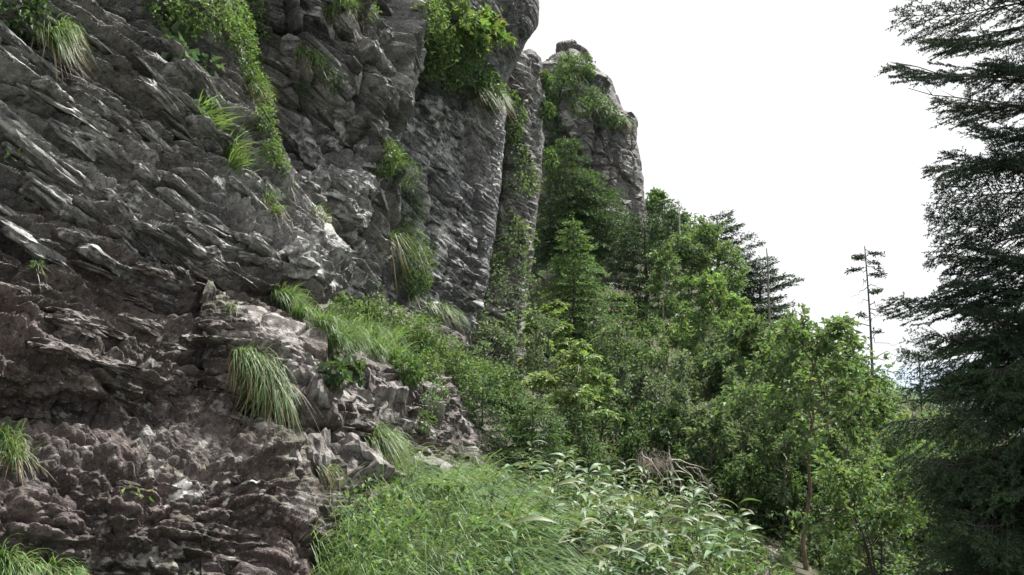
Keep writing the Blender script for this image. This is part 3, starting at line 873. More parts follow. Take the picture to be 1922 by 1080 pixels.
def conifer(H, R, cb, cols, whorls, per, tr=.07, tier=.0, droop=.25, needle=.07, dens=1.0, one_side=None, bark=(.10, .085, .075), power=.8, upcurl=.0, ragged=.25, lean=(0, 0), twig_gap=.085, bare=.0):
    """straight trunk with whorls of flat sprays of needles; foot at the origin"""
    wood, fol = MB(), MB()
    k = 12
    t = np.linspace(0, 1, k)
    path = np.c_[lean[0] * H * t ** 1.5, lean[1] * H * t ** 1.5, t * H]
    path[1:-1, :2] += rng.normal(size=(k - 2, 2)) * .006 * H
    path[0, 2] = -.5
    wood.tube(path, np.linspace(tr, tr * .12, k), 7, bark)
    S0, S1, SR = [], [], []
    for i in range(whorls):
        f = cb + (1 - cb) * ((i + .3 * rng.random()) / whorls)
        z0 = np.array([np.interp(f, t, path[:, c]) for c in range(3)])
        g = (1 - f) / (1 - cb)
        Lw = R * (g ** power * .95 + .07)
        for b in range(per):
            if rng.random() < bare * .5: continue
            az = (b + .5 * rng.random()) / per * 6.283 + i * 1.1
            if one_side is not None:
                kk = .5 + .5 * math.cos(az - one_side)
                L = Lw * (.35 + .65 * kk)
            else: L = Lw
            L *= 1 - ragged + 2 * ragged * rng.random()
            el = .45 * (1 - g) + .12 - droop * .5 * g
            d = np.array([math.cos(az) * math.cos(el), math.sin(az) * math.cos(el), math.sin(el)])
            nb = 7
            tt_ = np.linspace(0, 1, nb)
            bp = z0 + d * L * tt_[:, None]
            bp[:, 2] += L * (-droop * tt_ ** 2 + upcurl * tt_ ** 4)
            wood.tube(bp, np.linspace(tr * .22, tr * .04, nb) * (.4 + .6 * g), 4, bark)
            if rng.random() < bare: continue
            side = unit(np.cross(d, [0, 0, 1.0]))
            nt = max(3, int(L / twig_gap))
            for q in range(nt):
                ft = .12 + .88 * (q + .5 * rng.random()) / nt
                c0 = np.array([np.interp(ft, tt_, bp[:, c]) for c in range(3)])
                wv_ = (math.sin(math.pi * min(1, ft * .85 + .1))) * .36 * L + .06
                for sg in (-1, 1):
                    tl = wv_ * (.7 + .5 * rng.random())
                    td_ = unit(d * .75 + side * sg * .8 + np.array([0, 0, -.1 - droop * .5 + .15 * rng.normal()]))
                    S0.append(c0); S1.append(c0 + td_ * tl); SR.append(tl)
            S0.append(bp[-3]); S1.append(bp[-1] + d * .05); SR.append(L * .3)
    if S0:
        S0, S1, SR = np.array(S0), np.array(S1), np.array(SR)
        cnt = np.maximum(3, (SR / (needle * .5) * dens)).astype(int)
        ix = np.repeat(np.arange(len(S0)), cnt)
        n = len(ix)
        f = rng.random(n)
        ax = unit(S1 - S0)[ix]
        pos = S0[ix] + (S1 - S0)[ix] * f[:, None] + rng.normal(size=(n, 3)) * .012
        pos[:, 2] -= SR[ix] * f ** 2 * .25 * droop
        d = ax * .8 + rand_unit(n) * .55
        nrm = unit(np.array([0, 0, 1.0]) + rng.normal(size=(n, 3)) * .45)
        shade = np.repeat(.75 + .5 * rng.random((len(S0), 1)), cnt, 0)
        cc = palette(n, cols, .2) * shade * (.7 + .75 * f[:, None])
        ll = needle * (.7 + .6 * rng.random(n))
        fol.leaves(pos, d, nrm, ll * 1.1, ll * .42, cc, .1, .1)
    return wood, fol


def plant_tree(name, base, parts, label, cat, group=None, lm=None, scale=1.0, rz=0.0):
    o = thing(name, base, label, cat, group, rz)
    o.scale = (scale,) * 3
    w, f = parts
    if w.n: w.build('trunk', M_BARK, o, smooth=True)
    if f.n: f.build('crown', lm or M_LEAF, o)
    return o


def top_h(px, pytop, Y, base): return float(P(px, pytop, Y)[2] - base[2])


# ---------------------------------------------------------------- conifers
HEM = [(.10, .175, .05), (.065, .125, .04), (.14, .215, .06)]
GUL = [(.045, .085, .03), (.034, .066, .026), (.07, .115, .036)]
FIR = [(.035, .062, .028), (.05, .08, .035), (.028, .05, .028)]
FIRG = [(.05, .095, .03), (.075, .12, .04), (.035, .07, .028)]


def con(name, px, Y, pytop, Rpx, label, lm=None, base=None, **kw):
    b = ground_pt(px, Y) if base is None else np.asarray(base, float)
    H = top_h(px, pytop, Y, b)
    return plant_tree(name, b, conifer(H, Rpx / F_PX * Y, kw.pop('cb', .1), kw.pop('cols', FIR), kw.pop('whorls', 18), kw.pop('per', 6), **kw), label, 'tree', None, lm or M_NEEDLE)


con('hemlock_tree', 1078, 22.5, 410, 112, 'bright green young conifer with soft drooping sprays below the pinnacle', lm=M_SOFT, cols=HEM, whorls=20, per=7, cb=.06, droop=.45, power=.75, tr=.08, needle=.085, dens=1.1)
con('hemlock_tree', 1062, 27.5, 255, 78, 'dark conifer growing up the gully left of the pinnacle', lm=M_SOFT, base=P(1062, 470, 27.5), cols=GUL, whorls=15, per=6, cb=.08, droop=.4, tr=.08, needle=.1, power=.6, ragged=.4)
con('hemlock_tree', 1098, 28.5, 318, 100, 'spreading conifer against the lower pinnacle face', lm=M_SOFT, base=P(1098, 480, 28.5), cols=GUL, whorls=12, per=7, cb=.1, droop=.35, tr=.08, needle=.1, power=.5, ragged=.45)
con('hemlock_tree', 1150, 23, 545, 70, 'low conifer with yellow green tips in front of the dark fir', lm=M_SOFT, cols=HEM, whorls=9, per=6, cb=.2, droop=.4, tr=.05, needle=.08, power=.5)
con('fir_tree', 1215, 26, 405, 92, 'dark flat tiered fir at the foot of the pinnacle', cols=FIRG, whorls=13, per=6, cb=.25, droop=.08, tr=.11, needle=.09, power=.45, ragged=.4, dens=1.1)
con('fir_tree', 1352, 31, 402, 120, 'tall dark fir with layered tiers on the skyline', cols=FIR, whorls=13, per=6, cb=.25, droop=.06, tr=.13, needle=.10, power=.62, ragged=.35, one_side=0.0, dens=1.15)
con('fir_tree', 1432, 30, 492, 95, 'lower dark fir right of the tall one on the skyline', cols=FIR, whorls=11, per=6, cb=.2, droop=.08, tr=.11, needle=.10, power=.5, ragged=.4, dens=1.15)
con('fir_tree', 1250, 36, 372, 60, 'small green conifer behind the right edge of the pinnacle', cols=FIRG, whorls=9, per=6, cb=.2, droop=.2, tr=.08, needle=.11, power=.6)
con('fir_tree', 1585, 26, 588, 42, 'small dark conifer tip rising behind the slim broadleaf tree', cols=FIR, whorls=10, per=5, cb=.3, droop=.15, tr=.06, needle=.1)
con('fir_tree', 1655, 24, 705, 55, 'low dark fir below the bare topped tree', cols=FIR, whorls=8, per=6, cb=.2, droop=.1, tr=.07, needle=.09, power=.5)
con('fir_tree', 1500, 27, 610, 55, 'small conifer between the skyline firs and the thin bare tree', cols=FIRG, whorls=9, per=6, cb=.2, droop=.1, tr=.07, needle=.09, power=.5)


def sparse(px, Y, pytop, Rpx, label, name='bare_topped_tree', tr=.09, gap=(.0, 1.0), nb=26, lean=(0, 0), seed=1):
    """a thin, half dead conifer: naked pole, short uneven branches, needles only on some"""
    b = ground_pt(px, Y)
    H = top_h(px, pytop, Y, b)
    wood, fol = MB(), MB()
    k = 14
    t = np.linspace(0, 1, k)
    path = np.c_[lean[0] * H * np.sin(t * 3.0), t * 0, t * H]; path[0, 2] = -.4
    wood.tube(path, np.linspace(tr, tr * .3, k), 7, (.085, .075, .08))
    R = Rpx / F_PX * Y
    for i in range(nb):
        f = gap[0] + (gap[1] - gap[0]) * ((i + rng.random() * .8) / nb)
        f = min(f, .995)
        p0 = np.array([np.interp(f, t, path[:, c]) for c in range(3)])
        az = (0 if i % 2 else math.pi) + rng.normal() * .7
        L = R * (.3 + 1.0 * rng.random()) * (1.2 - .5 * f)
        bp = curve(p0, (math.cos(az), math.sin(az), .25 * rng.normal()), L, 6, (0, 0, -.12 * rng.normal()), .45)
        wood.tube(bp, np.linspace(tr * .3, tr * .08, 6), 4, (.075, .065, .07))
        if f > .93 or rng.random() < .32:
            n = int(240 * L)
            ff = (.35 + .65 * rng.random(n)) * 4.999
            ii = ff.astype(int)
            pos = bp[ii] + (bp[ii + 1] - bp[ii]) * (ff - ii)[:, None] + rng.normal(size=(n, 3)) * np.array([.07, .07, .025])
            fol.leaves(pos, rand_unit(n) * [1, 1, .35], np.array([0, 0, 1.]) + rng.normal(size=(n, 3)) * .4, .12, .05, palette(n, FIR, .2), .1)
    return plant_tree(name, b, (wood, fol), label, 'tree', None, M_NEEDLE)


sparse(1640, 25, 462, 62, 'thin half dead conifer with a bare pole and a tufted top', lean=(.012, 0), gap=(.35, 1), nb=28, tr=.055)
sparse(1735, 27, 662, 22, 'tiny thin conifer spire beside the distant blue hill', tr=.05, gap=(.3, 1), nb=16)


def snag(px, Y, pytop, pybot, label, tr=.05, nb=4, col=(.36, .33, .30)):
    b = P(px, pybot, Y)
    H = top_h(px, pytop, Y, b)
    m = MB()
    pth = np.c_[rng.normal(size=12) * .015, rng.normal(size=12) * .02, np.linspace(-1.5, H, 12)]
    m.tube(pth, np.linspace(tr, tr * .35, 12), 6, col)
    for i in range(nb):
        f = 5 + int(rng.integers(0, 6))
        m.tube(curve(pth[f], (rng.normal(), rng.normal(), .5), .15 + .25 * rng.random(), 4), [tr * .3, tr * .2, tr * .15, tr * .1], 4, col)
    o = m.build('dead_tree_pole', M_BARK, None, b, True)
    tag(o, label, 'dead tree')


snag(1277, 30, 374, 500, 'pale broken dead pole above the birch crowns', .05, 5, (.42, .38, .35))
snag(1445, 28, 466, 640, 'grey dead pole in front of the lower skyline fir', .06, 4, (.20, .18, .17))

# ---------------------------------------------------------------- broadleaf trees
BIRCH = [(.10, .165, .05), (.075, .13, .045), (.14, .20, .07), (.16, .21, .11)]
LIGHT = [(.15, .235, .06), (.11, .18, .05), (.19, .26, .09)]
GREYG = [(.10, .14, .075), (.14, .175, .11), (.07, .11, .055), (.18, .21, .15)]
MAPLE = [(.17, .235, .06), (.13, .19, .05), (.21, .265, .085)]
DEEP = [(.06, .105, .035), (.045, .085, .03), (.085, .13, .045)]


def bro(name, px, Y, pytop, Rpx, label, cols, limbs=16, leaf=.07, nleaf=5000, cat='tree', lm=None, base=None, **kw):
    b = ground_pt(px, Y) if base is None else np.asarray(base, float)
    H = max(.4, top_h(px, pytop, Y, b) * .93)
    leaf *= 1.25
    cols = [tuple(np.array(c) * 1.16) for c in cols]
    return plant_tree(name, b, broadleaf(H, Rpx / F_PX * Y, kw.pop('cb', .3), limbs, leaf, nleaf, cols, **kw), label, cat, None, lm or M_LEAF)


bro('birch_tree', 1325, 25, 425, 84, 'full crowned light green birch left of the skyline firs', BIRCH, 22, .10, 8000, cb=.3, tr=.09, bark=(.34, .31, .28))
bro('birch_tree', 1345, 19.5, 515, 66, 'smaller birch with bright crown in front of the tall birch', LIGHT, 16, .085, 4200, cb=.45, tr=.06, bark=(.30, .27, .24))
bro('birch_tree', 1250, 22, 470, 60, 'loose birch right of the dark tiered fir', BIRCH, 14, .085, 3600, cb=.35, tr=.06, bark=(.3, .27, .25))
bro('young_broadleaf_tree', 1430, 15.5, 615, 95, 'young broadleaf tree with a thin grey stem in the middle of the thicket', BIRCH, 18, .085, 6000, cb=.45, tr=.045, lean=(.02, 0), bark=(.22, .19, .16))
bro('slim_broadleaf_tree', 1522, 9.2, 598, 118, 'slim tree with a reddish brown stem and airy crown at lower right', BIRCH, 18, .062, 3600, cb=.5, tr=.03, lean=(.04, 0), wob=.014, bark=(.15, .11, .085), spread=.14)
bro('young_broadleaf_tree', 1640, 14.5, 775, 85, 'bushy pale young tree below the thin bare conifer', LIGHT, 16, .075, 4800, cb=.3, tr=.04, bark=(.25, .22, .2))
bro('young_broadleaf_tree', 1580, 17, 650, 75, 'broadleaf tree behind the slim reddish stem', BIRCH, 16, .085, 4600, cb=.35, tr=.05)
bro('young_broadleaf_tree', 1770, 16, 830, 90, 'leafy tree half hidden behind the near spruce', BIRCH, 14, .08, 4000, cb=.2, tr=.05)
bro('young_broadleaf_tree', 1500, 19, 650, 75, 'dense broadleaf tree under the small conifer on the slope', DEEP + BIRCH, 16, .085, 4600, cb=.3, tr=.05)
bro('leaning_maple', 1010, 12.2, 650, 92, 'leaning maple with yellow green lobed leaves in the centre', MAPLE, 18, .075, 1500, maple=True, cb=.3, tr=.03, lean=(.75, .1), flat=.8, bark=(.24, .22, .18), stems=2, el=(.1, .5))
bro('small_maple', 1035, 18.5, 560, 52, 'small lime green maple in front of the bright young conifer', MAPLE, 12, .12, 620, maple=True, cb=.35, tr=.03, flat=.6, el=(.1, .5))
for px, Y, pt, R_, lb in ((1472, 10.6, 745, 62, 'thin sapling left of the slim reddish brown stem'), (1612, 10.4, 760, 66, 'thin sapling right of the slim reddish brown stem'), (1395, 12.4, 705, 66, 'thin sapling near the middle of the thicket'), (1340, 11.6, 790, 55, 'thin sapling right of the dead branches'), (1560, 12.5, 700, 60, 'thin sapling behind the slim reddish brown stem')):
    bro('sapling', px, Y, pt, R_, lb, BIRCH + GREYG, 14, .06, 2400, cb=.35, tr=.016, lean=(.03 * rng.normal(), 0), wob=.014, bark=(.2, .17, .14), spread=.13)
# along the ridge right of the pinnacle
for px, Y, pt, R_, lb in ((1232, 40, 366, 34, 'green bush on the ridge just right of the pinnacle'), (1268, 40, 410, 34, 'ridge bush under the pale dead pole'), (1295, 38, 440, 38, 'ridge bush left of the tall birch crown')):
    bro('ridge_bush', px, Y, pt, R_, lb, HEM + BIRCH, 12, .13, 2200, 'bush', cb=.1, tr=.05)

# ---------------------------------------------------------------- bushes of the thicket
for px, Y, pt, R_, cols, leaf, n, lb in (
        (975, 16.5, 600, 88, GREYG, .075, 3600, 'grey green bush at the foot of the tall cliff face'),
        (905, 15.5, 600, 45, GREYG, .07, 1700, 'small grey leaved bush against the base of the dark cliff'),
        (1120, 14.5, 665, 75, DEEP, .07, 3000, 'deep green bush behind the leaning maple'),
        (1215, 14, 690, 85, GREYG, .065, 4200, 'rounded grey green bush right of the leaning maple'),
        (1300, 16.5, 640, 85, DEEP + GREYG, .075, 4200, 'broad bush under the birches'),
        (1310, 13, 740, 85, GREYG, .065, 4000, 'dusty green bush above the fallen dead branches'),
        (1230, 12.2, 790, 70, DEEP, .06, 3000, 'dark bush just behind the fallen dead branches'),
        (1395, 13.2, 790, 80, GREYG, .065, 3800, 'pale speckled bush left of the thin grey stem'),
        (1480, 12.5, 800, 75, DEEP + BIRCH, .065, 3600, 'bush between the two slim stems'),
        (1410, 11, 890, 70, DEEP, .06, 2800, 'shaded bush beyond the end of the trail'),
        (1590, 12, 830, 85, BIRCH, .065, 3800, 'light bush right of the slim reddish stem'),
        (1478, 10.8, 945, 62, DEEP, .055, 2200, 'low dark bush at the right verge of the trail'),
        (1600, 9.9, 945, 65, GREYG, .055, 2400, 'low grey green bush behind the dark stemmed shrub'),
        (1700, 12, 850, 85, BIRCH, .065, 3400, 'green bush left of the lower spruce boughs'),
        (1840, 12, 880, 110, DEEP, .065, 3200, 'shaded bush behind the spruce at the right edge'),
        (1110, 20, 640, 60, DEEP, .08, 2200, 'dark bush under the bright young conifer'),
        (1190, 19, 610, 60, GREYG, .08, 2400, 'grey bush below the dark tiered fir'),
        (1270, 19.5, 575, 60, BIRCH, .08, 2400, 'light bush between fir and birch')):
    bro('bush', px, Y, pt, R_, lb, cols, 18, leaf, n, 'bush', cb=.12, tr=.03, stems=3, bark=(.13, .11, .09), spread=.14)
bro('dark_stemmed_shrub', 1655, 7.8, 872, 105, 'upright shrub with dark forked stems at the bottom right', LIGHT + BIRCH, 16, .055, 2200, 'shrub', cb=.3, tr=.02, stems=4, bark=(.06, .05, .045), aspect=.5)

# yews and firs seeded along the foot of the ledge
for px, Y, pt, R_, lb in ((1000, 10.8, 745, 75, 'dark yew like sapling left of the fallen dead branches'), (905, 10.6, 700, 60, 'dark feathery sapling at the lower end of the grassy shelf'), (1085, 11.4, 775, 62, 'low feathery sapling in front of the leaning maple'), (950, 12.5, 690, 60, 'feathery green sapling behind the end of the shelf')):
    con('conifer_sapling', px, Y, pt, R_, lb, lm=M_SOFT, cols=HEM + FIRG, whorls=13, per=7, cb=.02, droop=.3, tr=.025, needle=.05, power=.5, ragged=.4, twig_gap=.06)

# ---------------------------------------------------------------- the near spruce at the right edge
SPR = [(.045, .072, .05), (.033, .055, .04), (.062, .098, .056)]
SPL = [(.052, .10, .04), (.036, .07, .031), (.085, .145, .052)]


def bough_mesh(L, droop, cols, sub=.42, dens=1.0, hang=.25):
    wood, fol = MB(), MB()
    k = 9
    t = np.linspace(0, 1, k)
    ph = rng.random() * 6
    ax = np.c_[t * L, .05 * L * np.sin(t * 5 + ph) - .05 * L * math.sin(ph), -droop * L * t ** 1.6 + .12 * L * t ** 4 + .02 * L * np.sin(t * 9 + ph) * t]
    wood.tube(ax, np.linspace(.013, .003, k), 5, (.06, .05, .047))
    S0, S1 = [], []
    n2 = int(L / .075)
    for i in range(n2):
        f = .1 + .9 * (i + rng.random() * .6) / n2
        p0 = np.array([np.interp(f, t, ax[:, c]) for c in range(3)])
        for sg in (-1, 1):
            l2 = L * sub * math.sin(math.pi * min(1, .18 + .75 * f)) * (.55 + .6 * rng.random())
            d = unit(np.array([.72, sg * .75, -hang + .18 * rng.normal()]))
            sp = curve(p0, d, l2, 5, (.15, 0, -.15 * hang + .08), .12)
            wood.tube(sp, np.linspace(.006, .002, 5), 3, (.05, .05, .04))
            m = max(2, int(l2 / .042))
            for q in range(m):
                g = .12 + .88 * (q + rng.random() * .5) / m
                s0 = np.array([np.interp(g, np.linspace(0, 1, 5), sp[:, c]) for c in range(3)])
                for s2 in (-1, 1):
                    if rng.random() < .2: continue
                    dd = unit(d * .8 + np.array([-.2 * sg * s2, s2 * .6, .25 - hang * .9 + .25 * rng.normal()]))
                    S0.append(s0); S1.append(s0 + dd * (.04 + .06 * rng.random()))
            S0.append(sp[-2]); S1.append(sp[-1] + d * .03)
    S0.append(ax[-3]); S1.append(ax[-1])
    S0, S1 = np.array(S0), np.array(S1)
    per = int(28 * dens)
    ix = np.repeat(np.arange(len(S0)), per)
    n = len(ix)
    a = unit(S1 - S0)[ix]
    f = rng.random(n)
    pos = S0[ix] + (S1 - S0)[ix] * f[:, None]
    rd = rand_unit(n); rd = unit(rd - a * (rd * a).sum(-1, keepdims=True))
    d = unit(a * .55 + rd * .85)
    ll = .021 * (.8 + .5 * rng.random(n))
    s = unit(np.cross(d, rand_unit(n)))
    V = np.stack([pos - s * .0036, pos + s * .0036, pos + d * ll[:, None]], 1).reshape(-1, 3)
    cc = palette(n, cols, .2) * np.repeat(.75 + .5 * rng.random((len(S0), 1)), per, 0)
    fol.add(V, None, np.arange(3 * n).reshape(-1, 3), np.repeat(cc, 3, 0))
    return wood.mesh('bough_stem', M_BARK, True), fol.mesh('needles', M_NEEDLE)


SPX, SPY = 2110, 6.6
sb = ground_pt(SPX, SPY)
spruce = thing('spruce_tree', sb, 'tall dark spruce with drooping boughs filling the right edge', 'tree')
sh = 9.5 - sb[2]
mb = MB()
mb.tube(np.c_[.02 * rng.normal(size=10), .02 * rng.normal(size=10), np.linspace(-.5, sh, 10)], np.linspace(.15, .05, 10), 9, (.09, .075, .068))
mb.build('trunk', M_BARK, spruce, smooth=True)
var_hi = [bough_mesh(1.65, .06, SPR, .34, 1.0, .15), bough_mesh(1.4, .14, SPR, .38, 1.0, .28), bough_mesh(1.8, -.03, SPR, .30, 1.0, .12)]
var_lo = [bough_mesh(1.95, .26, SPL, .42, .9, .6), bough_mesh(1.75, .36, SPL, .46, .9, .75), bough_mesh(1.6, .2, SPL, .44, .9, .5)]


def bough(zw, az, var, sc=1.0, tilt=0.0):
    w, f = var
    o = link('bough', w, spruce, (0, 0, zw - sb[2]))
    o.rotation_euler = (rng.normal() * .45, -tilt + rng.normal() * .1, az + rng.normal() * .2)
    o.scale = (sc,) * 3
    link('needles', f, o)
    return o


for (px, py, az, hi, sc, tilt) in (
        # where each bough leaves the trunk, its heading, and how far it reaches
        (2110, -150, 3.3, 0, 1.0, .1), (2110, -90, 2.9, 1, 1.0, 0), (2110, -40, 3.7, 1, 1.15, .05), (2110, 10, 3.1, 0, 1.2, .0), (2110, 40, 2.7, 1, 1.1, .1), (2110, 60, 3.5, 2, 1.1, .1), (2110, 90, 4.1, 1, 1.0, .1), (2110, 120, 3.0, 0, 1.08, .02), (2110, 150, 3.6, 1, .95, 0), (2110, 190, 2.6, 1, .9, .1), (2110, 225, 3.9, 1, .8, 0),
        (2110, 260, 3.2, 1, .8, -.1), (2110, 290, 4.2, 1, .9, 0), (2110, 310, 3.05, 0, .85, .05), (2110, 340, 3.6, 1, .9, .1), (2110, 365, 2.8, 0, .9, .0), (2110, 390, 3.2, 1, 1.1, -.05), (2110, 420, 3.75, 1, .95, 0), (2110, 440, 3.0, 0, .98, -.08), (2110, 460, 4.3, 1, 1.0, 0),
        (2110, 30, 4.4, 1, .9, 0), (2110, 70, 2.4, 1, .9, 0), (2110, 130, 4.5, 1, .9, 0), (2110, 170, 3.3, 1, .85, -.05), (2110, 200, 3.0, 0, .75, 0), (2110, 215, 4.4, 1, .9, 0), (2110, 245, 3.4, 1, .8, 0), (2110, 270, 2.6, 1, .9, 0), (2110, 330, 4.5, 1, .9, 0), (2110, 400, 4.3, 1, .95, 0), (2110, 480, 3.6, 1, .85, 0), (2110, 500, 2.6, 1, .9, 0),
        (2110, 450, 3.4, 1, .95, 0), (2110, 470, 2.9, 0, .9, 0), (2110, 505, 3.3, 1, .95, .05), (2110, 545, 2.95, 1, .95, 0), (2110, 565, 3.4, 1, 1.0, 0), (2110, 585, 3.1, 1, .95, 0), (2110, 605, 3.6, 1, 1.0, 0), (2110, 625, 3.2, 1, .95, 0),
        (2110, 520, 3.15, 2, .95, -.12), (2110, 535, 3.55, 2, 1.0, -.1), (2110, 590, 2.7, 1, .8, 0), (2110, 610, 3.9, 1, .9, 0), (2110, 640, 3.3, 1, .8, 0)):
    z = float(P(px, py, SPY)[2])
    bough(z, az, var_hi[hi], sc * (.82 + .33 * rng.random()) * (.76 if py < 250 else .84), tilt)
for i in range(50):
    py = 590 + i * 11 + 14 * rng.random()
    z = float(P(SPX, py, SPY)[2])
    az = 3.14 + (rng.random() - .55) * 2.0
    bough(z, az, var_lo[i % 3], (.66 + .24 * rng.random()) * (1.0 if py > 760 else .86), -.05 + .2 * rng.random())
# two long bare dead branches of the spruce
for py, py2, px2 in ((190, 166, 1705), (140, 118, 1672), (560, 640, 1730)):
    m = MB()
    a, b = P(2110, py, SPY) - sb, P(px2, py2, SPY - .25) - sb
    pth = a + (b - a) * np.linspace(0, 1, 10)[:, None]
    pth[:, 2] -= .10 * np.sin(np.linspace(0, math.pi, 10)); pth[1:-1] += rng.normal(size=(8, 3)) * .01
    m.tube(pth, np.linspace(.013, .003, 10), 5, (.07, .06, .06))
    for q in range(4, 9):
        m.tube(curve(pth[q], (-.8, rng.normal() * .6, rng.normal() * .6), .1 + .2 * rng.random(), 4), [.004, .003, .002, .0015], 3, (.07, .06, .06))
    m.build('bare_branch', M_BARK, spruce, smooth=True)

# ---------------------------------------------------------------- undergrowth on the slope
mb = MB()
n = 2600
yy = 9 + 34 * rng.random(n) ** 1.4
xx = yy * (-.02 + .68 * rng.random(n))
ok = (xx > .6 + (yy < 12) * 1.8) & ~((yy < 11) & (xx < 3.4))
xx, yy = xx[ok], yy[ok]
zz = zt(np.c_[xx, yy])
for x, y, z in zip(xx, yy, zz):
    r = .2 + .009 * y * rng.random()
    cols = (DEEP, GREYG, BIRCH, LIGHT)[int(rng.integers(0, 4))]
    clump(mb, (x, y, z + r * .8), (r * 1.3, r * 1.3, r), int(22 + 14 * rng.random()), .05 + .0022 * y, cols, up=.9)
tag(mb.build('undergrowth', M_LEAF), 'low leafy undergrowth covering the slope between the trees', 'undergrowth', kind='stuff')

# ---------------------------------------------------------------- the grass bank at the bottom
def region_pts(poly, n, Yr):
    """ground points that are seen inside a polygon of the view"""
    poly = np.array(poly, float)
    out = []
    while len(out) < n:
        px = rng.uniform(poly[:, 0].min(), poly[:, 0].max(), 4000); Y = rng.uniform(*Yr, 4000)
        x = (px - CX) / F_PX * Y
        z = zt(np.c_[x, Y])
        p = np.c_[x, Y, z]
        u, v = proj(p)
        ins = np.zeros(len(u), bool)
        j = len(poly) - 1
        for i in range(len(poly)):
            c = ((poly[i, 1] > v) != (poly[j, 1] > v)) & (u < (poly[j, 0] - poly[i, 0]) * (v - poly[i, 1]) / (poly[j, 1] - poly[i, 1] + 1e-9) + poly[i, 0])
            ins ^= c
            j = i
        out.extend(p[ins])
    return np.array(out[:n])


LONGG = [(.125, .215, .05), (.165, .265, .07), (.09, .165, .04), (.23, .295, .125)]
mb = MB()
gpnt = region_pts([(520, 1250), (585, 980), (640, 910), (760, 905), (880, 925), (930, 960), (985, 1090), (1000, 1250)], 400, (4.3, 9.5))
for c in gpnt:
    ln = np.array([.55, -.3, .62]) + rng.normal(size=3) * .2
    g_ = fbm(np.array([c]) / .45, 2, 66)[0]
    tuft_mesh(mb, c + [0, 0, .02], 34, .05, .75 + .5 * rng.random(), ln, .26, .0062, .85 + .3 * rng.random(), STRAW[:1] + LONGG if rng.random() < .12 else [tuple(np.array(q) * (1 + .45 * g_)) for q in LONGG])
tag(mb.build('long_grass', M_GRASS), 'long arching grass covering the bank below the ledge', 'grass', kind='stuff')
mb = MB()
for c in region_pts([(820, 905), (850, 860), (900, 880), (960, 930), (960, 980), (900, 960)], 60, (7.5, 11.5)):
    tuft_mesh(mb, c, 24, .08, .4, (.5, -.3, .7), .35, .007, .8, LONGG)
tag(mb.build('fine_grass', M_GRASS), 'fine pale grass on the slope behind the long grass bank', 'grass', kind='stuff')

# ---------------------------------------------------------------- dwarf bamboo thicket
def bamboo_leaf(L, W):
    k = 7
    t = np.linspace(0, 1, k)
    w = W * np.array([.12, .7, 1, .95, .75, .42, .02]) * .5
    z = .12 * L * np.sin(t * 2.2) - .45 * L * t ** 2.2
    c = np.c_[t * L, t * 0, z]
    V = np.concatenate([c + np.c_[t * 0, -w, w * .25], c, c + np.c_[t * 0, w, w * .25]])
    i = np.arange(k - 1)
    Q = np.concatenate([np.stack([i, i + 1, k + i + 1, k + i], -1), np.stack([k + i, k + i + 1, 2 * k + i + 1, 2 * k + i], -1)])
    return V, Q


BAM = [(.09, .15, .06), (.13, .185, .09), (.065, .12, .045), (.16, .205, .115), (.17, .165, .08)]
leaf_data = []
for i in range(9):
    V, Q = bamboo_leaf(.19 + .08 * rng.random(), .042 + .014 * rng.random())
    c = palette(1, BAM, .15)[0]
    C = np.broadcast_to(c, V.shape).copy()
    C[7:14] *= 1.25                                    # paler midrib
    leaf_data.append(mesh_np('leaf', V, Q, None, C, M_GLOSS, True))
bs = region_pts([(960, 930), (1010, 905), (1120, 905), (1250, 935), (1370, 985), (1415, 1060), (1400, 1250), (1050, 1250), (1000, 1080)], 95, (4.9, 10.5))
for c in bs:
    u_, v_ = proj(c)
    zone = ('at the bottom edge of the view, by the trail', 'by the trail') if v_ > 1060 and u_ > 1240 else ('at the bottom edge of the view, by the ferns', 'by the ferns') if v_ > 1060 else ('on the trail side of the thicket', 'trail side') if u_ > 1260 else ('under the fallen dead branches', 'under the dead branches') if u_ > 1130 and v_ < 985 else ('next to the long grass bank', 'next to the grass') if u_ < 1080 else ('in the middle of the thicket', 'middle')
    o = thing('dwarf_bamboo', c, 'dwarf bamboo with broad pale leaves ' + zone[0], 'bamboo', 'dwarf bamboo plants, ' + zone[1])
    h = .16 + .42 * rng.random()
    ln = rng.normal(size=2) * .1
    m = MB()
    pth = np.c_[ln[0] * np.linspace(0, 1, 5) ** 1.5, ln[1] * np.linspace(0, 1, 5) ** 1.5, np.linspace(-.05, h, 5)]
    m.tube(pth, np.linspace(.004, .002, 5), 4, (.16, .18, .08))
    m.build('stem', M_GRASS, o)
    a0 = rng.random() * 6.28
    for i in range(int(rng.integers(7, 11))):
        lf = link('leaf', leaf_data[int(rng.integers(0, 9))], o, pth[-1] * (1, 1, 1 - .06 * i) if i else pth[-1])
        lf.rotation_euler = (rng.normal() * .35, -.25 - .25 * rng.random(), a0 + i * 2.3 + rng.normal() * .3)
        lf.scale = (.45 + .6 * rng.random(),) * 3
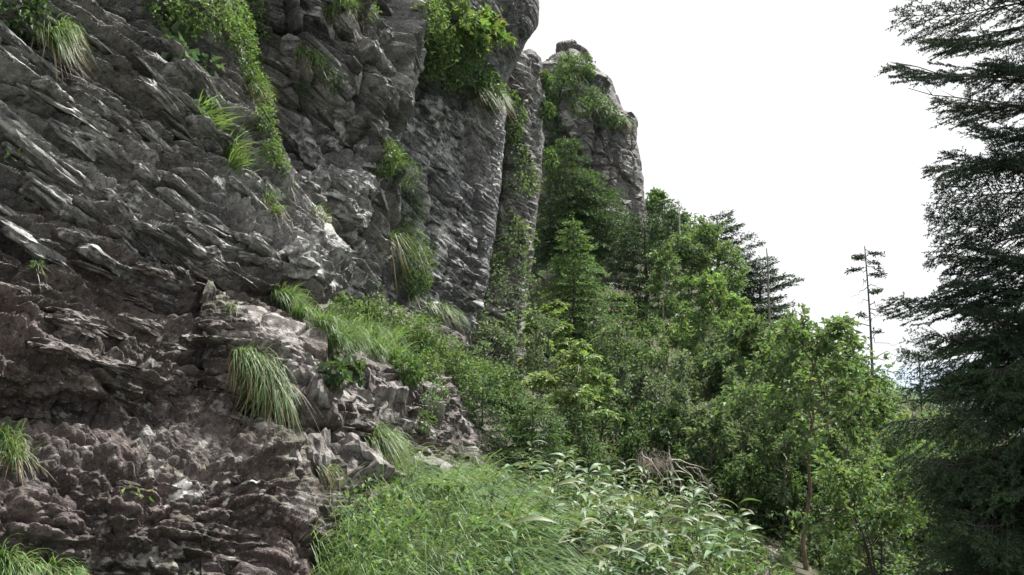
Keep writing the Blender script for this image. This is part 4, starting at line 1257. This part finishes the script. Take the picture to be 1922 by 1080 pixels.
# small herbs between the bamboo
mb = MB()
for c in region_pts([(640, 1010), (760, 980), (900, 950), (980, 1000), (980, 1250), (640, 1250)], 60, (4.6, 8)):
    clump(mb, c + [0, 0, .3], (.12, .12, .2), 26, .05, (LIGHT, DEEP)[int(rng.integers(0, 2))], up=.9)
for c in region_pts([(900, 960), (1010, 920), (1250, 950), (1380, 1000), (1430, 1060), (1400, 1250), (950, 1250)], 430, (4.6, 10)):
    clump(mb, c + [0, 0, .13], (.15, .15, .05 + .22 * rng.random() ** 2), 26, .05, (LIGHT, DEEP, BIRCH)[int(rng.integers(0, 3))], up=.9)
for i in range(0, 60, 1):
    for sg in (-1, 1):
        c = tt[i] + tn[i] * sg * (.13 + .1 * rng.random())
        c[2] = zt(c[None, :2])[0]
        clump(mb, c + [0, 0, .05], (.08, .08, .06), 14, .035, (LIGHT, DEEP)[int(rng.integers(0, 2))], up=.9)
        tuft_mesh(mb, c, 10, .03, .2, (sg * .3, -.2, .8), .5, .005, .7, LONGG)
tag(mb.build('herbs', M_LEAF), 'small leaved herbs growing low among the dwarf bamboo and long grass', 'herbs', kind='stuff')


# a fern at the lower edge, between the grass and the bamboo
def fern(px, py, Y, label, nf=7, L=.5):
    b = ground_pt(px, Y)
    o = thing('fern', b, label, 'fern')
    for i in range(nf):
        m = MB()
        az = i / nf * 6.28 + rng.random() * .5
        t = np.linspace(0, 1, 22)
        ax = np.c_[t * L * .9, t * 0, .55 * L * np.sin(t * 2.0) + .05]
        m.tube(ax, np.linspace(.003, .001, 22), 3, (.12, .16, .06))
        for sg in (-1, 1):
            l = .13 * np.sin(np.pi * (.12 + .86 * t)) + .01
            m.leaves(ax, np.c_[t * 0 + .35, t * 0 + sg, t * 0 - .1], np.tile([0, 0, 1.], (22, 1)), l, .018 + .0 * l, palette(22, [(.10, .19, .05), (.14, .22, .07)], .15), .1, .1)
        f = m.build('frond', M_LEAF, o)
        f.rotation_euler = (rng.normal() * .1, rng.normal() * .12, az)


fern(960, 1060, 5.9, 'green fern between the long grass and the dwarf bamboo', 9, .5)
fern(1060, 1060, 5.8, 'second fern nearer the trail at the bottom edge', 8, .42)

# ---------------------------------------------------------------- plants on the rock
def on_rock(name, pts, label, cat, kind='leaf', n=140, L=.05, cols=HEM, hang=.5, mat=None, r3=(1, 1, 1), stems=True, W=.55):
    """a plant rooted in the rock at several points; foliage and stems are its parts"""
    fol, wood = MB(), MB()
    hit0 = None
    for (px, py, rpx) in pts:
        h = rock_at(px, py)
        if h is None: continue
        p, nn = h
        if hit0 is None: hit0 = p
        r = rpx / F_PX * p[1]
        if kind == 'leaf':
            c = p + nn * r * .35
            clump(fol, c, np.array([r, r, r]) * r3, int(n), L, cols, W, up=.6, shell=.3)
            if stems:
                for q in range(4):
                    wood.tube(curve(p - nn * .05, nn + rand_unit(1)[0] * .8 + [0, 0, .3], r * 1.1, 4), [.006, .005, .003, .002], 3, (.12, .10, .08))
        elif kind == 'grass':
            tuft_mesh(fol, p, int(n), r * .22, r * 1.35, nn * .7 + np.array([0.1, -.1, .75]), .5, L, .42 if hang < .3 else .75 if hang < .6 else 1.1, cols)
            clump(fol, p + nn * .01, np.array([r, r, r]) * .4, 26, .03, DEEP + GRASS, .6, up=.6, shell=.2)
            if hang > .4: tuft_mesh(fol, p, int(n * .35), r * .2, r * 1.1, nn * .5 + np.array([0, 0, .0]), .4, L * .8, 1.0, STRAW)
    if hit0 is None: return
    o = thing(name, hit0, label, cat)
    for m_, nm, mt in ((fol, 'blades' if kind == 'grass' else 'foliage', mat or (M_GRASS if kind == 'grass' else M_LEAF)), (wood, 'stem', M_BARK)):
        if m_.n:
            m_.V = [v - hit0.astype(np.float32) for v in m_.V]
            tag(m_.build(nm, mt, o), kind='stuff')
    return o


YG = [(.14, .22, .05), (.10, .17, .04), (.18, .25, .08), (.06, .11, .03)]
# near outcrop
on_rock('grass_tuft', [(95, 70, 62), (70, 55, 55), (115, 55, 45)], 'thick grass tuft with hanging straw at the top left corner', 'grass', 'grass', 150, .007, GRASS, .8)
on_rock('leafy_plant', [(15, 30, 45), (40, 10, 40)], 'dark leafy plant in the top left corner beside the straw tuft', 'plant', n=260, L=.06, cols=DEEP)
on_rock('hanging_shrub', [(300, 10, 40), (350, 20, 45), (390, 30, 45), (330, 50, 35), (410, 60, 36)], 'leafy plants hanging over the top of the layered outcrop', 'plant', n=330, L=.05, cols=YG)
on_rock('hanging_shrub', [(430, 60, 30), (445, 95, 30), (452, 130, 28), (465, 160, 30), (480, 190, 28)], 'upper half of the green strip hanging down the outcrop edge', 'plant', n=300, L=.04, cols=YG)
on_rock('hanging_shrub', [(488, 225, 26), (496, 260, 24), (505, 290, 24), (515, 320, 22)], 'lower half of the green strip hanging down the outcrop edge', 'plant', n=260, L=.04, cols=YG)
on_rock('hanging_shrub', [(425, 15, 30), (445, 35, 26), (460, 70, 22), (472, 110, 20), (480, 20, 24), (488, 60, 22)], 'leafy plants at the very top of the outcrop edge', 'plant', n=260, L=.045, cols=YG)
on_rock('grass_tuft', [(460, 160, 45), (480, 170, 40)], 'grass tuft in the green strip on the outcrop edge', 'grass', 'grass', 70, .006, GRASS)
on_rock('broad_leaved_plant', [(335, 100, 22), (360, 120, 22), (385, 130, 20), (320, 85, 20)], 'plant with large round dark leaves under the hanging grass', 'plant', n=26, L=.12, cols=[(.07, .11, .05), (.10, .15, .08)], W=.8)
on_rock('grass_tuft', [(360, 235, 78), (385, 250, 62)], 'bright tall grass tuft in the middle of the outcrop', 'grass', 'grass', 95, .009, LIGHT, .2)
on_rock('grass_tuft', [(415, 300, 72), (435, 322, 60)], 'bright grass tuft just below the tall one on the outcrop', 'grass', 'grass', 95, .009, LIGHT, .2)
on_rock('grass_tuft', [(500, 380, 50), (515, 400, 40)], 'thin grass tuft low on the outcrop edge', 'grass', 'grass', 55, .006, YG)
on_rock('grass_tuft', [(540, 350, 28)], 'small round grass tuft at the foot of the green strip', 'grass', 'grass', 60, .006, YG)
on_rock('grass_tuft', [(590, 400, 38), (605, 415, 30)], 'sparse grass tuft on the rib right of the outcrop edge', 'grass', 'grass', 40, .006, YG)
on_rock('grass_tuft', [(68, 502, 28)], 'small dark grass tuft alone on the brown rock at left', 'grass', 'grass', 22, .006, DEEP)
on_rock('grass_tuft', [(15, 850, 80), (0, 830, 70), (25, 870, 60)], 'long bladed grass hanging in from the left edge', 'grass', 'grass', 70, .006, YG)
on_rock('grass_tuft', [(30, 1075, 75), (90, 1080, 70), (0, 1060, 70), (130, 1085, 50)], 'grass tuft filling the bottom left corner', 'grass', 'grass', 130, .006, GRASS)
on_rock('leafy_plant', [(10, 285, 20)], 'small star leaved plant at the left edge', 'plant', n=16, L=.08, cols=LIGHT, W=.35)
on_rock('seedling', [(270, 928, 12), (245, 915, 9)], 'single bright seedling on the brown rock below the white crust', 'plant', n=6, L=.055, cols=MAPLE)
on_rock('moss_patch', [(88, 575, 12), (75, 572, 8)], 'small yellow moss cushion on the brown rock', 'moss', n=160, L=.018, cols=[(.12, .14, .03)], stems=False)
on_rock('grass_tuft', [(430, 580, 30)], 'small pale tuft in the notch beside the outcrop', 'grass', 'grass', 26, .007, YG)
on_rock('grass_tuft', [(470, 685, 75), (500, 710, 85), (450, 670, 50), (520, 735, 70)], 'large drooping grass tuft between the outcrop and the ledge', 'grass', 'grass', 120, .0065, YG, .8)
on_rock('leafy_plant', [(465, 700, 30), (490, 740, 32), (510, 765, 28)], 'leafy herb growing under the large drooping grass tuft', 'plant', n=120, L=.05, cols=LIGHT)
# the buttress
on_rock('grass_tuft', [(565, 105, 40), (590, 120, 40)], 'grass on a small ledge high on the angular buttress', 'grass', 'grass', 90, .006, GRASS)
on_rock('hanging_shrub', [(600, 130, 26), (620, 150, 24), (575, 160, 20)], 'small leafy plants below the high ledge grass', 'plant', n=200, L=.045, cols=DEEP)
on_rock('grass_tuft', [(640, 20, 45), (665, 15, 45), (615, 30, 30)], 'grass at the very top of the angular buttress', 'grass', 'grass', 100, .007, YG)
on_rock('hanging_shrub', [(640, 10, 30), (680, 20, 26)], 'leafy plants among the grass at the top of the buttress', 'plant', n=200, L=.05, cols=YG)
# gully between buttress and tall face
on_rock('hanging_shrub', [(722, 290, 24), (735, 305, 28), (715, 320, 22)], 'bright fern like plants at the top of the gully', 'plant', n=260, L=.07, cols=YG, W=.3)
on_rock('hanging_shrub', [(750, 330, 34), (760, 365, 36), (765, 400, 34)], 'dull green plants hanging in the middle of the gully', 'plant', n=420, L=.06, cols=DEEP + GREYG, W=.3)
on_rock('hanging_shrub', [(745, 440, 32), (765, 465, 40), (775, 500, 40), (760, 525, 30), (780, 535, 28)], 'thick green plants hanging low in the gully', 'plant', n=420, L=.07, cols=HEM, W=.3)
on_rock('grass_tuft', [(740, 445, 45), (770, 470, 45), (770, 560, 30)], 'grass blades hanging over the low gully plants', 'grass', 'grass', 60, .009, YG, .8)
on_rock('grass_tuft', [(825, 580, 36), (800, 575, 30), (845, 590, 30)], 'grass patch at the base of the tall face', 'grass', 'grass', 70, .009, GRASS, .8)
on_rock('leafy_plant', [(690, 545, 22), (705, 575, 22)], 'pale leafy plants at the base of the gully', 'plant', n=140, L=.05, cols=GREYG)
# upper edge of the tall face
on_rock('hanging_shrub', [(800, 30, 36), (810, 60, 40), (820, 95, 42), (805, 120, 30), (840, 130, 40)], 'yellow green shrub at the upper left of the tall face', 'shrub', n=420, L=.075, cols=YG)
on_rock('hanging_shrub', [(860, 110, 40), (880, 140, 40), (905, 160, 36), (915, 185, 28), (870, 90, 40)], 'dense green shrub hanging below the cliff top maple', 'shrub', n=430, L=.075, cols=HEM)
on_rock('grass_tuft', [(905, 165, 40), (920, 180, 40), (890, 170, 36), (935, 180, 30)], 'grass fringe hanging under the cliff top shrubs', 'grass', 'grass', 80, .010, YG, .9)
p_, n_ = rock_at(838, 130)
bro('cliff_maple', 838, p_[1], 15, 105, 'maple with yellow green leaves growing from the cliff top', MAPLE[:2] + [YG[1]], 20, .12, 1500, base=p_ - n_ * .1, maple=True, cb=.2, tr=.05, lean=(.25, -.15), flat=.35, stems=3, bark=(.10, .085, .07), el=(.1, .7))
on_rock('red_leaves', [(932, 42, 5)], 'few red leaves on the cliff top maple', 'leaves', n=14, L=.06, cols=[(.35, .05, .02)], stems=False)
# narrow pillar
on_rock('hanging_shrub', [(955, 190, 22), (965, 220, 24), (960, 250, 22)], 'light green plants on the upper narrow pillar', 'plant', n=230, L=.08, cols=YG)
on_rock('hanging_shrub', [(960, 290, 30), (975, 320, 30), (985, 345, 26), (960, 350, 28)], 'leafy plants on the middle of the narrow pillar', 'plant', n=250, L=.08, cols=LIGHT + GREYG)
on_rock('hanging_shrub', [(950, 430, 34), (970, 450, 34), (935, 470, 30), (960, 490, 32), (925, 510, 28)], 'pale leafy plants on the lower narrow pillar', 'plant', n=230, L=.085, cols=LIGHT + GREYG)
on_rock('hanging_shrub', [(925, 545, 32), (950, 560, 34), (975, 530, 30)], 'grey leaved plants at the foot of the narrow pillar', 'plant', n=230, L=.085, cols=GREYG)
# pinnacle
on_rock('hanging_shrub', [(1070, 125, 26), (1090, 130, 26), (1055, 140, 20), (1100, 145, 18)], 'green cushion just under the top of the pinnacle', 'plant', n=420, L=.10, cols=HEM)
on_rock('hanging_shrub', [(1060, 170, 26), (1085, 185, 28), (1110, 190, 26), (1045, 190, 20), (1125, 205, 22), (1090, 210, 24)], 'wide green mat across the upper pinnacle', 'plant', n=380, L=.10, cols=HEM)
on_rock('hanging_shrub', [(1140, 215, 20), (1150, 230, 18), (1130, 230, 18)], 'greenery on the right shoulder of the pinnacle', 'plant', n=260, L=.10, cols=DEEP + HEM)
on_rock('grass_tuft', [(1168, 228, 20), (1172, 235, 18)], 'pale grass at the right edge of the pinnacle', 'grass', 'grass', 60, .014, YG, .8)
on_rock('hanging_shrub', [(1035, 230, 20), (1050, 255, 22), (1030, 275, 20), (1060, 285, 22)], 'dark greenery on the left side of the pinnacle', 'plant', n=300, L=.11, cols=DEEP)
on_rock('hanging_shrub', [(1020, 150, 16), (1028, 175, 18), (1020, 205, 18), (1040, 215, 18), (1025, 300, 20), (1045, 320, 22)], 'green growth trailing down the left edge of the pinnacle', 'plant', n=300, L=.10, cols=HEM + DEEP)
on_rock('grass_tuft', [(1080, 150, 26), (1075, 200, 26), (1110, 205, 26)], 'grass blades among the pinnacle greenery', 'grass', 'grass', 60, .014, YG, .8)
# grassy shelf
for pts, lb in (([(530, 575, 60), (560, 595, 55), (515, 560, 40)], 'grass at the upper left end of the shelf'), ([(600, 620, 70), (640, 640, 75), (620, 650, 70), (660, 655, 70)], 'long grass draped over the left of the shelf'),
                ([(690, 640, 70), (700, 670, 70), (730, 650, 65), (740, 680, 60)], 'grass on the middle of the shelf')):
    on_rock('shelf_grass', pts, lb, 'grass', 'grass', 270, .0065, LONGG, .35)
on_rock('shelf_plants', [(640, 600, 36), (680, 605, 36), (720, 615, 40), (760, 630, 40), (790, 640, 40)], 'leafy plants along the back of the grassy shelf', 'plant', n=560, L=.05, cols=YG)
on_rock('shelf_plants', [(770, 660, 42), (800, 670, 42), (830, 680, 42), (790, 700, 36), (760, 700, 32), (850, 700, 40)], 'bright leafy plants at the middle right of the shelf', 'plant', n=640, L=.05, cols=YG)
on_rock('shelf_plants', [(880, 715, 42), (900, 740, 44), (930, 760, 44), (870, 740, 36), (960, 770, 40), (920, 720, 36)], 'green plants spilling over the lower right of the shelf', 'plant', n=640, L=.055, cols=YG + HEM)
on_rock('shelf_plants', [(640, 690, 26), (655, 705, 24), (625, 700, 22)], 'dark broad leaves under the shelf grass', 'plant', n=70, L=.08, cols=DEEP, W=.7)
on_rock('grass_tuft', [(700, 820, 62), (690, 835, 58), (725, 825, 45)], 'grass tuft on the broken rock below the shelf', 'grass', 'grass', 150, .006, GRASS, .6)
on_rock('grass_tuft', [(590, 880, 40), (615, 890, 45)], 'straw and grass at the foot of the ledge', 'grass', 'grass', 60, .006, STRAW + GRASS, .6)
on_rock('hanging_shrub', [(800, 760, 24), (790, 790, 22), (815, 740, 24)], 'moss like plants in a crack of the ledge', 'plant', n=160, L=.035, cols=HEM)

# ---------------------------------------------------------------- the fallen dead branches
b = P(1232, 925, 10.3)
o = thing('dead_branches', b, 'fallen tangle of pale dead branches and brown twigs above the bamboo', 'dead branches')
o.scale = (.72,) * 3
m = MB()
for i in range(240):
    s = np.array([rng.uniform(-.32, .22), rng.uniform(-.15, .25), .58 + .08 * rng.normal()])
    m.tube(curve(s, (rng.normal() * .8, rng.normal() * .5, -.55 - .4 * rng.random()), .12 + .22 * rng.random(), 4, (0, 0, -.3), .2), [.003, .0025, .002, .001], 3, (.2, .17, .145) if rng.random() < .6 else (.3, .265, .23))
tag(m.build('twigs', M_BARK, o), kind='stuff')
for i, (x0, z0, dx, dz, L) in enumerate(((-.25, .66, -.1, -1, .55), (-.28, .72, .25, -.3, .5), (.2, .70, .05, -1, .8), (.22, .62, .12, -1, .9), (.18, .6, -.1, -1, .6), (.22, .58, .9, -.12, .55), (.3, .55, .8, -.7, .75), (-.1, .62, -.3, -1, .5), (0, .6, .1, -1, .55), (.25, .5, .35, -1, .7), (.2, .72, -.2, .8, .12), (-.26, .66, .08, .9, .14))):
    m = MB()
    m.tube(curve((x0, -.12 + .06 * rng.normal(), z0), (dx, -.15, dz), L, 8, (.12, 0, -.12), .25), np.linspace(.012, .004, 8), 5, (.42, .38, .34))
    m.build('dead_branch', M_BARK, o, smooth=True)
for i in range(5):
    m = MB()
    m.tube(curve((.45 + .05 * i, -.1, .45), (.6, -.1, -.4 + .2 * rng.normal()), .5, 7, (.1, 0, -.6), .25), np.linspace(.007, .002, 7), 4, (.28, .245, .215))
    m.build('dead_branch', M_BARK, o, smooth=True)

# ---------------------------------------------------------------- the air between here and the far hills
hm = bpy.data.materials.new('haze')
hm.use_nodes = True
ht = hm.node_tree
ht.nodes.clear()
hv = ht.nodes.new('ShaderNodeVolumePrincipled')
hv.inputs['Color'].default_value = (.5, .72, 1.0, 1)
hv.inputs['Density'].default_value = .00005
hv.inputs['Anisotropy'].default_value = .2
ho = ht.nodes.new('ShaderNodeOutputMaterial')
ht.links.new(hv.outputs[0], ho.inputs['Volume'])
x0, x1, z0, z1 = -9700, 9700, float(gz.min()) - 1.0, 45.0
HV = [(x, y, z) for z in (z0, z1) for y in (x0, x1) for x in (x0, x1)]
HQ = [(0, 2, 3, 1), (4, 5, 7, 6), (0, 1, 5, 4), (2, 6, 7, 3), (0, 4, 6, 2), (1, 3, 7, 5)]
tag(link('haze', mesh_np('haze', HV, HQ, None, None, hm)), kind='stuff')
